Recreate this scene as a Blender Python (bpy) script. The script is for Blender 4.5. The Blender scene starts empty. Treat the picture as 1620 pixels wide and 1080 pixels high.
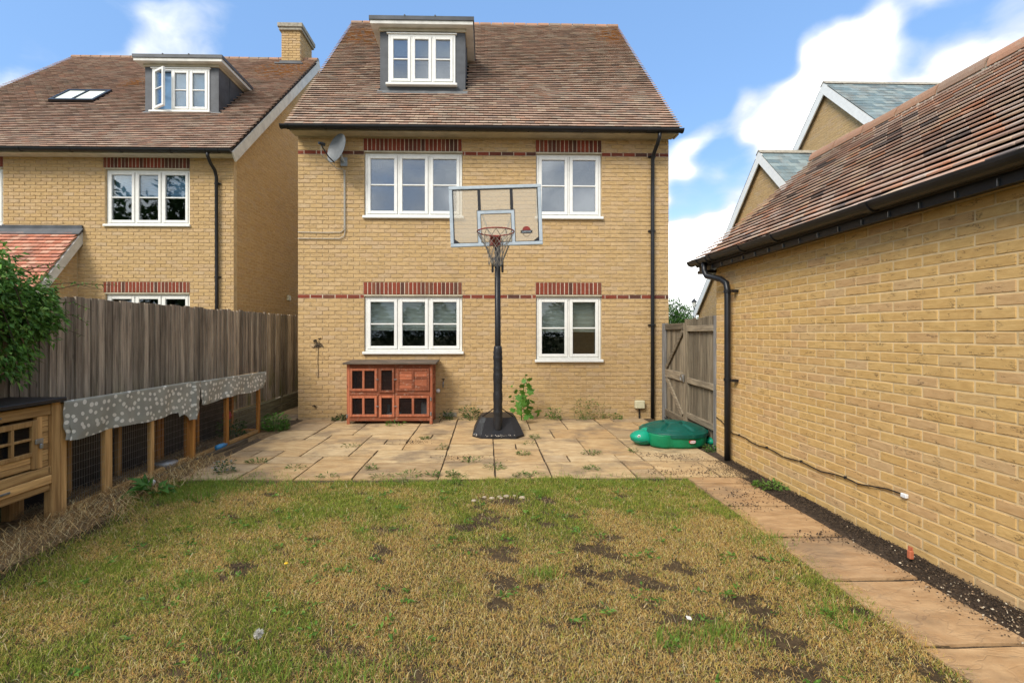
import bpy, bmesh, math, random
import numpy as np
from mathutils import Matrix, Vector
R = math.radians
rng = random.Random(11)
nr = np.random.default_rng(5)
S = bpy.context.scene
COL = S.collection

# ------------------------------------------------------------------ camera
CAM = Vector((0.0, 0.0, 1.58)); YAW = R(1.2)
cam = bpy.data.cameras.new('camera'); cam.lens = 16.0; cam.sensor_width = 36.0
cam.shift_x = 25/1620; cam.shift_y = -13/1620; cam.clip_start = 0.05; cam.clip_end = 2000
co = bpy.data.objects.new('camera', cam); COL.objects.link(co)
co.location = CAM; co.rotation_euler = (R(90), 0, -YAW); S.camera = co

# ------------------------------------------------------------------ light
SUN_AZ = (-0.66, -0.75); SUN_EL = R(42)
S.view_settings.view_transform = 'Standard'; S.view_settings.look = 'None'
S.view_settings.exposure = 1.75; S.view_settings.gamma = 1.0; S.view_settings.use_curve_mapping = False
sd = bpy.data.lights.new('sun', 'SUN'); sd.energy = 1.25; sd.angle = R(24); sd.color = (1.0, 0.95, 0.87)
so = bpy.data.objects.new('sun', sd); COL.objects.link(so); so.location = (-6, -8, 14)
_k = math.hypot(*SUN_AZ)
tosun = Vector((SUN_AZ[0]/_k*math.cos(SUN_EL), SUN_AZ[1]/_k*math.cos(SUN_EL), math.sin(SUN_EL)))
so.rotation_euler = tosun.to_track_quat('Z', 'Y').to_euler()

class NT:
    def __init__(s, t): s.t = t
    def n(s, typ, ins=None, out=0, **props):
        nd = s.t.nodes.new('ShaderNode'+typ)
        for k, v in props.items(): setattr(nd, k, v)
        for k, v in (ins or {}).items():
            sk = nd.inputs[k]
            if isinstance(v, bpy.types.NodeSocket): s.t.links.new(v, sk)
            else:
                if isinstance(v, tuple) and len(v) == 3 and sk.type == 'RGBA': v = v+(1,)
                sk.default_value = v
        return nd.outputs[out]
    def m(s, op, a, b=0.0, c=0.0, clamp=False):
        return s.n('Math', {0: a, 1: b, 2: c}, operation=op, use_clamp=clamp)
    def vm(s, op, a, b=(0, 0, 0), out=0): return s.n('VectorMath', {0: a, 1: b}, out, operation=op)
    def mix(s, f, a, b, mode='MIX'): return s.n('Mix', {0: f, 6: a, 7: b}, 2, data_type='RGBA', blend_type=mode)
    def ramp(s, f, pts, interp='LINEAR'):
        nd = s.t.nodes.new('ShaderNodeValToRGB'); e = nd.color_ramp; e.interpolation = interp
        while len(e.elements) < len(pts): e.elements.new(0.5)
        for el, (p, c) in zip(e.elements, pts):
            el.position = p; el.color = (c, c, c, 1) if isinstance(c, (int, float)) else tuple(c)+(1,)
        s.t.links.new(f, nd.inputs[0]); return nd.outputs[0]
    def sm(s, v, a, b): return s.n('MapRange', {0: v, 1: a, 2: b, 3: 0.0, 4: 1.0}, interpolation_type='SMOOTHSTEP')
    def pos(s): return s.n('NewGeometry')
    def obj(s): return s.n('TexCoord', out=3)
    def uv(s): return s.n('TexCoord', out=2)
    def mul(s, v, k): return s.vm('MULTIPLY', v, k)
    def noise(s, v, sc, det=3.0, rough=0.55, out=0):
        return s.n('TexNoise', {'Vector': v, 'Scale': sc, 'Detail': det, 'Roughness': rough}, out)
    def rand(s):
        a = s.n('Attribute', out=2, attribute_name='tint'); o = s.n('ObjectInfo', out=5)
        return s.m('FRACT', s.m('ADD', a, o))
    def xyz(s, v):
        nd = s.t.nodes.new('ShaderNodeSeparateXYZ'); s.t.links.new(v, nd.inputs[0]); return nd.outputs
    def comb(s, x, y, z): return s.n('CombineXYZ', {0: x, 1: y, 2: z})

W = bpy.data.worlds.new('World'); S.world = W; W.use_nodes = True
wt = W.node_tree; wt.nodes.clear(); w = NT(wt)
sky = w.n('TexSky', sky_type='NISHITA', sun_disc=False, sun_elevation=SUN_EL,
          sun_rotation=math.atan2(SUN_AZ[0], SUN_AZ[1]), altitude=50, air_density=1.0, dust_density=0.6, ozone_density=1.6)
d = w.n('TexCoord', out=0)
warp = w.noise(d, 3.0, 3.0, 0.6, 1)
dw = w.vm('ADD', d, w.mul(w.vm('SUBTRACT', warp, (0.5, 0.5, 0.5)), (0.22, 0.22, 0.16)))
dz = w.xyz(d)[2]
big = w.noise(w.mul(dw, (1.0, 1.0, 1.7)), 2.3, 7.0, 0.56)
def blob(x, y, z, a, b):
    v = Vector((x, y, z)).normalized()
    return w.sm(w.n('VectorMath', {0: dw, 1: tuple(v)}, 1, operation='DOT_PRODUCT'), a, b)
cover = big
for bb in ((0.74, 1, 0.33, 0.945, 0.985, 0.26), (0.45, 1, 0.12, 0.965, 0.99, 0.26), (1.05, 1, 0.50, 0.96, 0.99, 0.20), (0.55, 1, 0.33, 0.972, 0.993, 0.20),
           (-0.62, 1, 0.66, 0.982, 0.999, 0.10), (-0.93, 1, 0.60, 0.986, 0.999, 0.09), (0.1, -1, 0.5, 0.2, 0.9, 0.22), (0.0, -0.2, 1.0, 0.7, 0.97, 0.12)):
    cover = w.m('ADD', cover, w.m('MULTIPLY', blob(*bb[:5]), bb[5]))
for hole in ((0.34, 1, 0.72, 0.955, 0.99, -0.2), (-0.1, 1, 0.7, 0.94, 0.99, -0.16)):
    cover = w.m('ADD', cover, w.m('MULTIPLY', blob(*hole[:5]), hole[5]))
mask = w.sm(cover, 0.50, 0.73)
thick = w.sm(cover, 0.62, 0.88)
shade = w.noise(w.mul(dw, (1.0, 1.0, 1.6)), 5.5, 4.0, 0.55)
ccol = w.ramp(w.m('ADD', w.m('MULTIPLY', thick, 0.5), w.m('MULTIPLY', shade, 0.6)),
              [(0.28, (1.75, 1.9, 2.15)), (0.5, (2.6, 2.7, 2.8)), (0.80, (4.1, 4.1, 4.05))])
hz = w.sm(dz, 0.0, 0.35)
skyc = w.mix(1.0, w.mix(0.40, sky, (2.3, 4.0, 7.4)), (0.345, 0.375, 0.382), 'MULTIPLY')
skyc = w.mix(hz, w.mix(0.45, skyc, (2.7, 3.3, 4.0)), skyc)
fin = w.mix(w.m('MULTIPLY', mask, 0.94), skyc, ccol)
bg = w.n('Background', {'Color': fin, 'Strength': 0.15})
wt.links.new(bg, wt.nodes.new('ShaderNodeOutputWorld').inputs[0])

# ------------------------------------------------------------------ materials
MATS = {}
def mat(name, fn):
    m = bpy.data.materials.new(name); m.use_nodes = True; t = m.node_tree; t.nodes.clear(); k = NT(t)
    r = fn(k); out = t.nodes.new('ShaderNodeOutputMaterial')
    if isinstance(r, dict):
        b = t.nodes.new('ShaderNodeBsdfPrincipled')
        c = r['c']
        if isinstance(c, tuple): b.inputs['Base Color'].default_value = c+(1,)
        else: t.links.new(c, b.inputs['Base Color'])
        ro = r.get('r', 0.8)
        if isinstance(ro, float): b.inputs['Roughness'].default_value = ro
        else: t.links.new(ro, b.inputs['Roughness'])
        b.inputs['Metallic'].default_value = r.get('metal', 0.0)
        b.inputs['Specular IOR Level'].default_value = r.get('spec', 0.35)
        if 'h' in r:
            bp = k.n('Bump', {'Height': r['h'], 'Strength': r.get('bs', 0.5), 'Distance': r.get('bd', 0.004)})
            t.links.new(bp, b.inputs['Normal'])
        sh = b.outputs[0]
        if 'trans' in r:
            tr = k.n('BsdfTranslucent', {'Color': r['c']})
            sh = k.n('MixShader', {0: r['trans'], 1: sh, 2: tr})
        t.links.new(sh, out.inputs[0])
    else: t.links.new(r, out.inputs[0])
    MATS[name] = m; return m

def f_brick(pts, crease=0.6, stain=True):
    def f(k):
        p = k.pos(); x, y, z = k.xyz(p); u = k.m('ADD', x, y)
        base = k.ramp(k.rand(), pts)
        q = k.comb(k.m('MULTIPLY', u, 11.0), 0.0, k.m('MULTIPLY', z, 38.0))
        q2 = k.comb(k.m('ADD', k.m('MULTIPLY', u, 16.0), k.m('MULTIPLY', z, -9.0)), 3.0, k.m('MULTIPLY', z, 46.0))
        n1 = k.noise(q, 1.0, 4.0, 0.65); n2 = k.noise(q2, 1.0, 3.0, 0.6); n3 = k.noise(p, 3.0, 2.0)
        cr = k.m('MULTIPLY', k.m('SUBTRACT', 1.0, k.sm(k.m('ABSOLUTE', k.m('SUBTRACT', n2, 0.5)), 0.004, 0.024)),
                 k.sm(k.noise(q, 0.8, 1.0), 0.54, 0.62))
        fine = k.noise(p, 160.0, 2.0)
        col = k.mix(k.sm(n1, 0.3, 0.75), k.mix(1.0, base, (0.80, 0.76, 0.70), 'MULTIPLY'), base)
        col = k.mix(k.m('MULTIPLY', fine, 0.3), col, k.mix(1.0, col, (0.7, 0.66, 0.6), 'MULTIPLY'))
        col = k.mix(k.m('MULTIPLY', cr, crease), col, (0.10, 0.065, 0.04))
        if stain:
            st = k.m('MULTIPLY', k.sm(k.noise(p, 1.3, 4.0, 0.65), 0.55, 0.78), 0.28)
            col = k.mix(st, col, (0.30, 0.23, 0.15))
        h = k.m('SUBTRACT', k.m('ADD', k.m('MULTIPLY', n1, 0.6), k.m('MULTIPLY', fine, 0.35)), k.m('MULTIPLY', cr, 0.9))
        return dict(c=col, r=0.92, h=h, bs=0.55, bd=0.006, spec=0.2)
    return f
BUFF = [(0.0, (0.53, 0.365, 0.175)), (0.3, (0.58, 0.405, 0.20)), (0.55, (0.52, 0.36, 0.18)), (0.75, (0.59, 0.42, 0.225)), (0.9, (0.54, 0.38, 0.215)), (1.0, (0.55, 0.405, 0.24))]
BUFF_G = [(0.0, (0.595, 0.38, 0.145)), (0.35, (0.64, 0.425, 0.17)), (0.6, (0.60, 0.385, 0.16)), (0.8, (0.58, 0.37, 0.175)), (0.92, (0.58, 0.395, 0.205)), (1.0, (0.64, 0.42, 0.145))]
mat('buff brick', f_brick(BUFF, 0.6)); mat('garage brick', f_brick(BUFF_G, 0.8, False))
mat('red brick', f_brick([(0.0, (0.21, 0.05, 0.03)), (0.4, (0.27, 0.065, 0.038)), (0.7, (0.16, 0.05, 0.034)), (0.88, (0.10, 0.05, 0.038)), (1.0, (0.23, 0.085, 0.05))], 0.3, False))
def f_mortar(c):
    def f(k):
        p = k.pos(); n = k.noise(p, 9.0, 4.0); n2 = k.noise(p, 150.0, 2.0)
        return dict(c=k.mix(k.sm(n, 0.35, 0.75), c, tuple(v*0.74 for v in c)), r=0.95, h=n2, bs=0.5, bd=0.003, spec=0.1)
    return f
mat('house mortar', f_mortar((0.56, 0.43, 0.26))); mat('garage mortar', f_mortar((0.64, 0.47, 0.25))); mat('red mortar', f_mortar((0.60, 0.50, 0.38)))
def f_tile(pts, lichen=None):
    def f(k):
        p = k.pos(); base = k.ramp(k.rand(), [(a, tuple(min(.6, v*q_) for v, q_ in zip(b, (1.38, 1.48, 1.50)))) for a, b in pts], 'CONSTANT')
        n = k.noise(p, 2.2, 4.0, 0.6); n2 = k.noise(p, 60.0, 3.0, 0.6)
        col = k.mix(k.m('MULTIPLY', n2, 0.55), base, k.mix(1.0, base, (0.55, 0.52, 0.50), 'MULTIPLY'))
        col = k.mix(k.m('MULTIPLY', k.sm(n, 0.42, 0.75), 0.45), col, (0.17, 0.125, 0.09))
        li = k.m('MULTIPLY', k.sm(k.noise(p, 28.0, 3.0, 0.65), 0.56, 0.66), 0.5)
        if lichen:
            for (cx, cy, cz, rad) in lichen:
                dd = k.n('VectorMath', {0: p, 1: (cx, cy, cz)}, 1, operation='DISTANCE')
                a = k.m('MULTIPLY', k.m('SUBTRACT', 1.0, k.sm(dd, rad*0.25, rad)), k.sm(k.noise(p, 9.0, 4.0, 0.7), 0.42, 0.60))
                col = k.mix(k.m('MULTIPLY', a, 0.85), col, (0.42, 0.17, 0.025))
        col = k.mix(k.m('MULTIPLY', li, 0.55), col, (0.34, 0.31, 0.24))
        return dict(c=col, r=0.9, h=n2, bs=0.5, bd=0.004, spec=0.2)
    return f
TP = [(0.0, (0.33, 0.205, 0.15)), (0.2, (0.38, 0.25, 0.185)), (0.42, (0.30, 0.195, 0.145)), (0.62, (0.39, 0.23, 0.16)), (0.68, (0.37, 0.27, 0.205)), (0.90, (0.25, 0.175, 0.14)), (0.95, (0.41, 0.29, 0.21))]
TPG = [(0.0, (0.37, 0.23, 0.17)), (0.2, (0.42, 0.29, 0.225)), (0.45, (0.28, 0.17, 0.13)), (0.55, (0.43, 0.22, 0.14)), (0.68, (0.42, 0.31, 0.25)), (0.86, (0.13, 0.10, 0.09)), (0.92, (0.46, 0.30, 0.21))]
mat('house tile', f_tile(TP, [(-2.9, 11.2, 8.8, 1.0), (3.3, 11.4, 9.0, 0.9)])); mat('garage tile', f_tile(TPG))
mat('neighbour tile', f_tile([(p, (c[0]*0.98, c[1]*0.95, c[2]*0.96)) for p, c in TP], [(-5.9, 13.4, 9.2, 1.3), (-9.4, 12.4, 8.2, 0.5)]))
mat('red tile', f_tile([(0.0, (0.36, 0.13, 0.08)), (0.35, (0.42, 0.17, 0.11)), (0.6, (0.30, 0.12, 0.085)), (0.8, (0.45, 0.22, 0.15))]))
mat('ridge clay', f_tile([(0.0, (0.27, 0.145, 0.09)), (0.3, (0.31, 0.16, 0.10)), (0.6, (0.24, 0.15, 0.105)), (0.8, (0.21, 0.145, 0.105))]))
mat('slate', f_tile([(0.0, (0.13, 0.16, 0.165)), (0.3, (0.16, 0.19, 0.195)), (0.55, (0.10, 0.13, 0.14)), (0.8, (0.19, 0.215, 0.21))]))
mat('roof deck', lambda k: dict(c=(0.025, 0.02, 0.018), r=0.95))
def plain(name, c, r=0.5, var=0.12, sc=12.0, **kw):
    def f(k):
        p = k.pos(); n = k.noise(p, sc, 4.0, 0.6); n2 = k.noise(p, sc*9, 2.0)
        return dict(c=k.mix(k.sm(n, 0.3, 0.75), c, tuple(v*(1-var*2) for v in c)), r=r, h=n2, bs=0.15, bd=0.002, **kw)
    return mat(name, f)
plain('white upvc', (0.76, 0.75, 0.70), 0.35, 0.05); plain('cream board', (0.50, 0.44, 0.32), 0.55, 0.14, 5.0)
plain('white board', (0.62, 0.60, 0.54), 0.55, 0.12, 5.0); plain('lead', (0.075, 0.08, 0.088), 0.55, 0.22, 4.0)
plain('grey lead', (0.16, 0.165, 0.165), 0.6, 0.25, 6.0); plain('black plastic', (0.014, 0.014, 0.015), 0.38, 0.2, 6.0); plain('black vinyl', (0.016, 0.016, 0.018), 0.45, 0.2, 20.0)
plain('pad vinyl', (0.02, 0.02, 0.022), 0.4, 0.2, 14.0)
plain('grey metal', (0.36, 0.40, 0.43), 0.45, 0.1); plain('dish grey', (0.15, 0.16, 0.165), 0.45, 0.12); plain('cable grey', (0.42, 0.39, 0.33), 0.6)
plain('board frame', (0.40, 0.46, 0.50), 0.45, 0.1); plain('rim red', (0.24, 0.03, 0.02), 0.5, 0.25)
plain('net cord', (0.20, 0.18, 0.15), 0.9, 0.2); plain('galvanised', (0.30, 0.31, 0.31), 0.4, 0.2, metal=0.7)
plain('stone concrete', (0.36, 0.32, 0.25), 0.9, 0.2); plain('blind', (0.60, 0.64, 0.58), 0.9, 0.05); plain('blue blind', (0.28, 0.46, 0.72), 0.9, 0.05)
plain('room', (0.16, 0.15, 0.13), 0.9, 0.1); plain('lid green', (0.003, 0.085, 0.06), 0.42, 0.12, 8.0); plain('body green', (0.004, 0.20, 0.085), 0.42, 0.10, 8.0)
plain('head green', (0.004, 0.27, 0.16), 0.42, 0.08, 8.0); plain('eye white', (0.8, 0.8, 0.8), 0.3); plain('label red', (0.5, 0.03, 0.03), 0.5)
plain('cream plastic', (0.58, 0.54, 0.36), 0.5, 0.08); plain('bottle blue', (0.05, 0.25, 0.50), 0.3); plain('bowl grey', (0.30, 0.31, 0.32), 0.5)
plain('terracotta', (0.45, 0.13, 0.06), 0.8); plain('litter white', (0.7, 0.68, 0.63), 0.7); plain('pale stone', (0.42, 0.34, 0.25), 0.9, 0.15); plain('dark vine', (0.055, 0.04, 0.025), 0.9)
plain('flower red', (0.35, 0.02, 0.03), 0.8); plain('lamp glass', (0.7, 0.7, 0.65), 0.2); plain('dandelion', (0.55, 0.53, 0.48), 0.9); plain('petal yellow', (0.7, 0.42, 0.02), 0.8)
def f_glass(refl, tint):
    def f(k):
        fr = k.n('Fresnel', {'IOR': 1.5})
        fac = k.m('ADD', k.m('MULTIPLY', fr, 0.8), refl, clamp=True)
        g = k.n('BsdfGlossy', {'Color': (0.86, 0.90, 0.95), 'Roughness': 0.015,
                'Normal': k.n('Bump', {'Height': k.noise(k.pos(), 1.6, 1.0), 'Strength': 0.06, 'Distance': 0.02})})
        return k.n('MixShader', {0: fac, 1: k.n('BsdfTransparent', {'Color': tint}), 2: g})
    return f
mat('glass', f_glass(0.02, (0.88, 0.91, 0.90))); mat('upper glass', f_glass(0.15, (0.74, 0.77, 0.78)))
def f_acrylic(k):
    p = k.pos(); n = k.noise(p, 4.0, 3.0)
    tr = k.n('BsdfTransparent', {'Color': (0.93, 0.92, 0.90)}); df = k.n('BsdfDiffuse', {'Color': (0.56, 0.49, 0.36)})
    a = k.n('MixShader', {0: k.m('ADD', 0.26, k.m('MULTIPLY', n, 0.2)), 1: tr, 2: df})
    return k.n('MixShader', {0: 0.05, 1: a, 2: k.n('BsdfGlossy', {'Roughness': 0.12})})
mat('acrylic', f_acrylic)
def f_netting(k):
    return k.n('MixShader', {0: 0.30, 1: k.n('BsdfTransparent'), 2: k.n('BsdfDiffuse', {'Color': (0.02, 0.02, 0.02)})})
mat('fine mesh', f_netting)
def f_wood(c, dark, algae=0.0, vert=True, wear=0.0):
    def f(k):
        p = k.pos(); o = k.n('ObjectInfo', out=5); x, y, z = k.xyz(p)
        sc = (34.0, 34.0, 2.0) if vert else (3.0, 3.0, 40.0)
        q = k.vm('ADD', k.mul(p, sc), k.comb(k.m('MULTIPLY', o, 91.0), k.m('MULTIPLY', o, 37.0), k.m('MULTIPLY', o, 19.0)))
        g = k.noise(q, 1.0, 5.0, 0.62); g2 = k.noise(q, 3.0, 2.0, 0.6)
        col = k.mix(k.sm(g, 0.3, 0.72), dark, c)
        col = k.mix(k.m('MULTIPLY', k.sm(g2, 0.55, 0.7), 0.35), col, dark)
        br = k.m('ADD', 0.58, k.m('MULTIPLY', o, 0.85))
        col = k.mix(1.0, col, k.comb(br, br, br), 'MULTIPLY')
        kn = k.n('TexVoronoi', {'Vector': k.mul(p, (9.0, 9.0, 2.2)), 'Scale': 1.0}, 0)
        col = k.mix(k.m('MULTIPLY', k.m('SUBTRACT', 1.0, k.sm(kn, 0.03, 0.10)), 0.75), col, tuple(v*0.3 for v in dark))
        if algae:
            al = k.m('MULTIPLY', k.m('MULTIPLY', k.m('SUBTRACT', 1.0, k.sm(z, 0.35, 1.25)), k.sm(k.m('FRACT', k.m('MULTIPLY', o, 7.3)), 0.25, 0.8)), algae)
            al = k.m('MULTIPLY', al, k.sm(k.noise(p, 3.0, 3.0), 0.35, 0.6))
            col = k.mix(al, col, (0.13, 0.13, 0.025))
        if wear:
            col = k.mix(k.m('MULTIPLY', k.sm(k.noise(p, 22.0, 4.0, 0.7), 0.55, 0.68), wear), col, (0.42, 0.30, 0.22))
        return dict(c=col, r=0.85, h=k.m('ADD', g, k.m('MULTIPLY', g2, 0.5)), bs=0.6, bd=0.004, spec=0.2)
    return f
mat('fence wood', f_wood((0.40, 0.33, 0.245), (0.16, 0.125, 0.092), 0.75)); mat('gate wood', f_wood((0.25, 0.205, 0.14), (0.11, 0.088, 0.06)))
mat('gate rail', f_wood((0.27, 0.22, 0.15), (0.125, 0.10, 0.07), 0, False)); mat('grey post', f_wood((0.20, 0.19, 0.175), (0.09, 0.085, 0.08)))
mat('gravel wood', f_wood((0.17, 0.15, 0.085), (0.07, 0.065, 0.04), 0, False)); mat('coop wood', f_wood((0.52, 0.32, 0.13), (0.30, 0.17, 0.065)))
mat('coop rail', f_wood((0.54, 0.34, 0.14), (0.31, 0.18, 0.07), 0, False)); mat('run post', f_wood((0.58, 0.28, 0.07), (0.36, 0.15, 0.04)))
mat('hutch wood', f_wood((0.35, 0.115, 0.055), (0.21, 0.065, 0.033), 0, False, 0.5)); mat('hutch post', f_wood((0.36, 0.12, 0.058), (0.22, 0.068, 0.035), 0, True, 0.45))
mat('hutch felt', f_wood((0.20, 0.14, 0.10), (0.10, 0.08, 0.06), 0, False)); mat('edging wood', f_wood((0.19, 0.15, 0.10), (0.09, 0.07, 0.05), 0, False))
def f_cloth(k):
    v = k.n('TexVoronoi', {'Vector': k.uv(), 'Scale': 13.5, 'Randomness': 0.7}, 0, voronoi_dimensions='2D')
    rnd = k.xyz(k.n('TexVoronoi', {'Vector': k.uv(), 'Scale': 13.5, 'Randomness': 0.7}, 1, voronoi_dimensions='2D'))[0]
    rad = k.m('ADD', 0.20, k.m('MULTIPLY', rnd, 0.10))
    dot = k.m('SUBTRACT', 1.0, k.sm(k.m('SUBTRACT', v, rad), -0.02, 0.02))
    n = k.noise(k.pos(), 6.0, 4.0); base = k.mix(k.sm(n, 0.3, 0.7), (0.35, 0.35, 0.295), (0.28, 0.28, 0.24))
    return dict(c=k.mix(k.m('MULTIPLY', dot, 0.95), base, (0.72, 0.70, 0.62)), r=0.8, h=k.noise(k.pos(), 25.0, 3.0), bs=0.3, bd=0.004, trans=0.12)
mat('dotted cloth', f_cloth)
def f_slab(pts, dirt):
    def f(k):
        p = k.pos(); o = k.n('ObjectInfo', out=5)
        q = k.vm('ADD', p, k.comb(k.m('MULTIPLY', o, 31.0), k.m('MULTIPLY', o, 17.0), 0.0))
        base = k.ramp(o, pts)
        n = k.noise(k.mul(q, (1.0, 2.3, 1.0)), 4.5, 6.0, 0.62); n2 = k.noise(q, 34.0, 4.0, 0.65); n3 = k.noise(p, 1.7, 5.0, 0.6)
        lay = k.noise(k.vm('ADD', k.mul(q, (2.2, 6.0, 1.0)), k.mul(k.noise(q, 2.0, 2.0, out=1), (1.5, 1.5, 0))), 1.8, 2.0, 0.5)
        ridge = k.m('SUBTRACT', 1.0, k.sm(k.m('ABSOLUTE', k.m('SUBTRACT', lay, 0.5)), 0.004, 0.03))
        col = k.mix(k.sm(n, 0.32, 0.72), k.mix(1.0, base, (0.74, 0.68, 0.62), 'MULTIPLY'), base)
        col = k.mix(k.m('MULTIPLY', k.sm(n2, 0.55, 0.75), 0.4), col, (0.20, 0.15, 0.10))
        col = k.mix(k.m('MULTIPLY', k.sm(n3, 0.47, 0.66), dirt), col, (0.20, 0.145, 0.09))
        col = k.mix(k.m('MULTIPLY', k.m('MULTIPLY', ridge, k.sm(n3, 0.42, 0.6)), 0.30), col, (0.15, 0.10, 0.07))
        h = k.m('ADD', k.m('MULTIPLY', k.sm(lay, 0.3, 0.7), 1.0), k.m('SUBTRACT', k.m('MULTIPLY', n2, 0.35), k.m('MULTIPLY', ridge, 0.3)))
        return dict(c=col, r=0.88, h=h, bs=0.5, bd=0.012, spec=0.25)
    return f
mat('sandstone', f_slab([(0.0, (0.50, 0.355, 0.18)), (0.25, (0.56, 0.42, 0.24)), (0.5, (0.48, 0.32, 0.155)), (0.7, (0.57, 0.41, 0.22)), (0.85, (0.44, 0.33, 0.20)), (1.0, (0.40, 0.28, 0.15))], 0.75))
mat('path stone', f_slab([(0.0, (0.47, 0.30, 0.15)), (0.5, (0.51, 0.335, 0.175)), (1.0, (0.43, 0.275, 0.15))], 0.6))
def f_soil(c, c2, sc=26.0):
    def f(k):
        p = k.pos(); n = k.noise(p, sc, 5.0, 0.7); n2 = k.noise(p, 2.4, 4.0)
        return dict(c=k.mix(k.sm(k.m('ADD', k.m('MULTIPLY', n, 0.7), k.m('MULTIPLY', n2, 0.4)), 0.35, 0.75), c, c2), r=0.97, h=n, bs=0.9, bd=0.02, spec=0.1)
    return f
mat('lawn soil', f_soil((0.028, 0.020, 0.014), (0.10, 0.068, 0.036))); mat('dark soil', f_soil((0.035, 0.025, 0.018), (0.10, 0.072, 0.05)))
mat('dry soil', f_soil((0.07, 0.045, 0.026), (0.30, 0.21, 0.11))); mat('joint sand', f_soil((0.05, 0.036, 0.024), (0.15, 0.11, 0.07), 60.0)); mat('terrain', f_soil((0.09, 0.10, 0.04), (0.20, 0.17, 0.09), 3.0))
def f_vcol(tr=0.25, r=0.7):
    def f(k):
        c = k.n('Attribute', out=0, attribute_name='col')
        return dict(c=c, r=r, trans=tr, spec=0.25)
    return f
mat('vertex leaf', f_vcol(0.28, 0.5)); mat('vertex grass', f_vcol(0.3, 0.75)); mat('vertex dry', f_vcol(0.0, 0.9))
def f_leaf(a, b):
    def f(k):
        o = k.n('ObjectInfo', out=5); n = k.noise(k.pos(), 30.0, 3.0)
        return dict(c=k.mix(k.m('MULTIPLY', k.m('ADD', o, n), 0.5), a, b), r=0.5, trans=0.3, h=n, bs=0.3, bd=0.003)
    return f
mat('vine leaf', f_leaf((0.05, 0.16, 0.018), (0.13, 0.27, 0.035)))

# ------------------------------------------------------------------ helpers
WL = {}
def wl(o): return WL.get(o.name, Vector((0, 0, 0))) if o else Vector((0, 0, 0))
def put(o, parent):
    if parent is not None:
        o.parent = parent; o.matrix_parent_inverse = Matrix.Translation(-wl(parent))
def thing(name, label, cat, loc=(0, 0, 0), group=None):
    o = bpy.data.objects.new(name, None); COL.objects.link(o); o.location = loc; o.empty_display_size = 0.1
    WL[o.name] = Vector(loc); o['label'] = label; o['category'] = cat
    if group: o['group'] = group
    return o
def tag(o, label, cat, group=None):
    o['label'] = label; o['category'] = cat
    if group: o['group'] = group
    return o
def kind(o, k): o['kind'] = k; return o
def M(m): return MATS[m]

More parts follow.
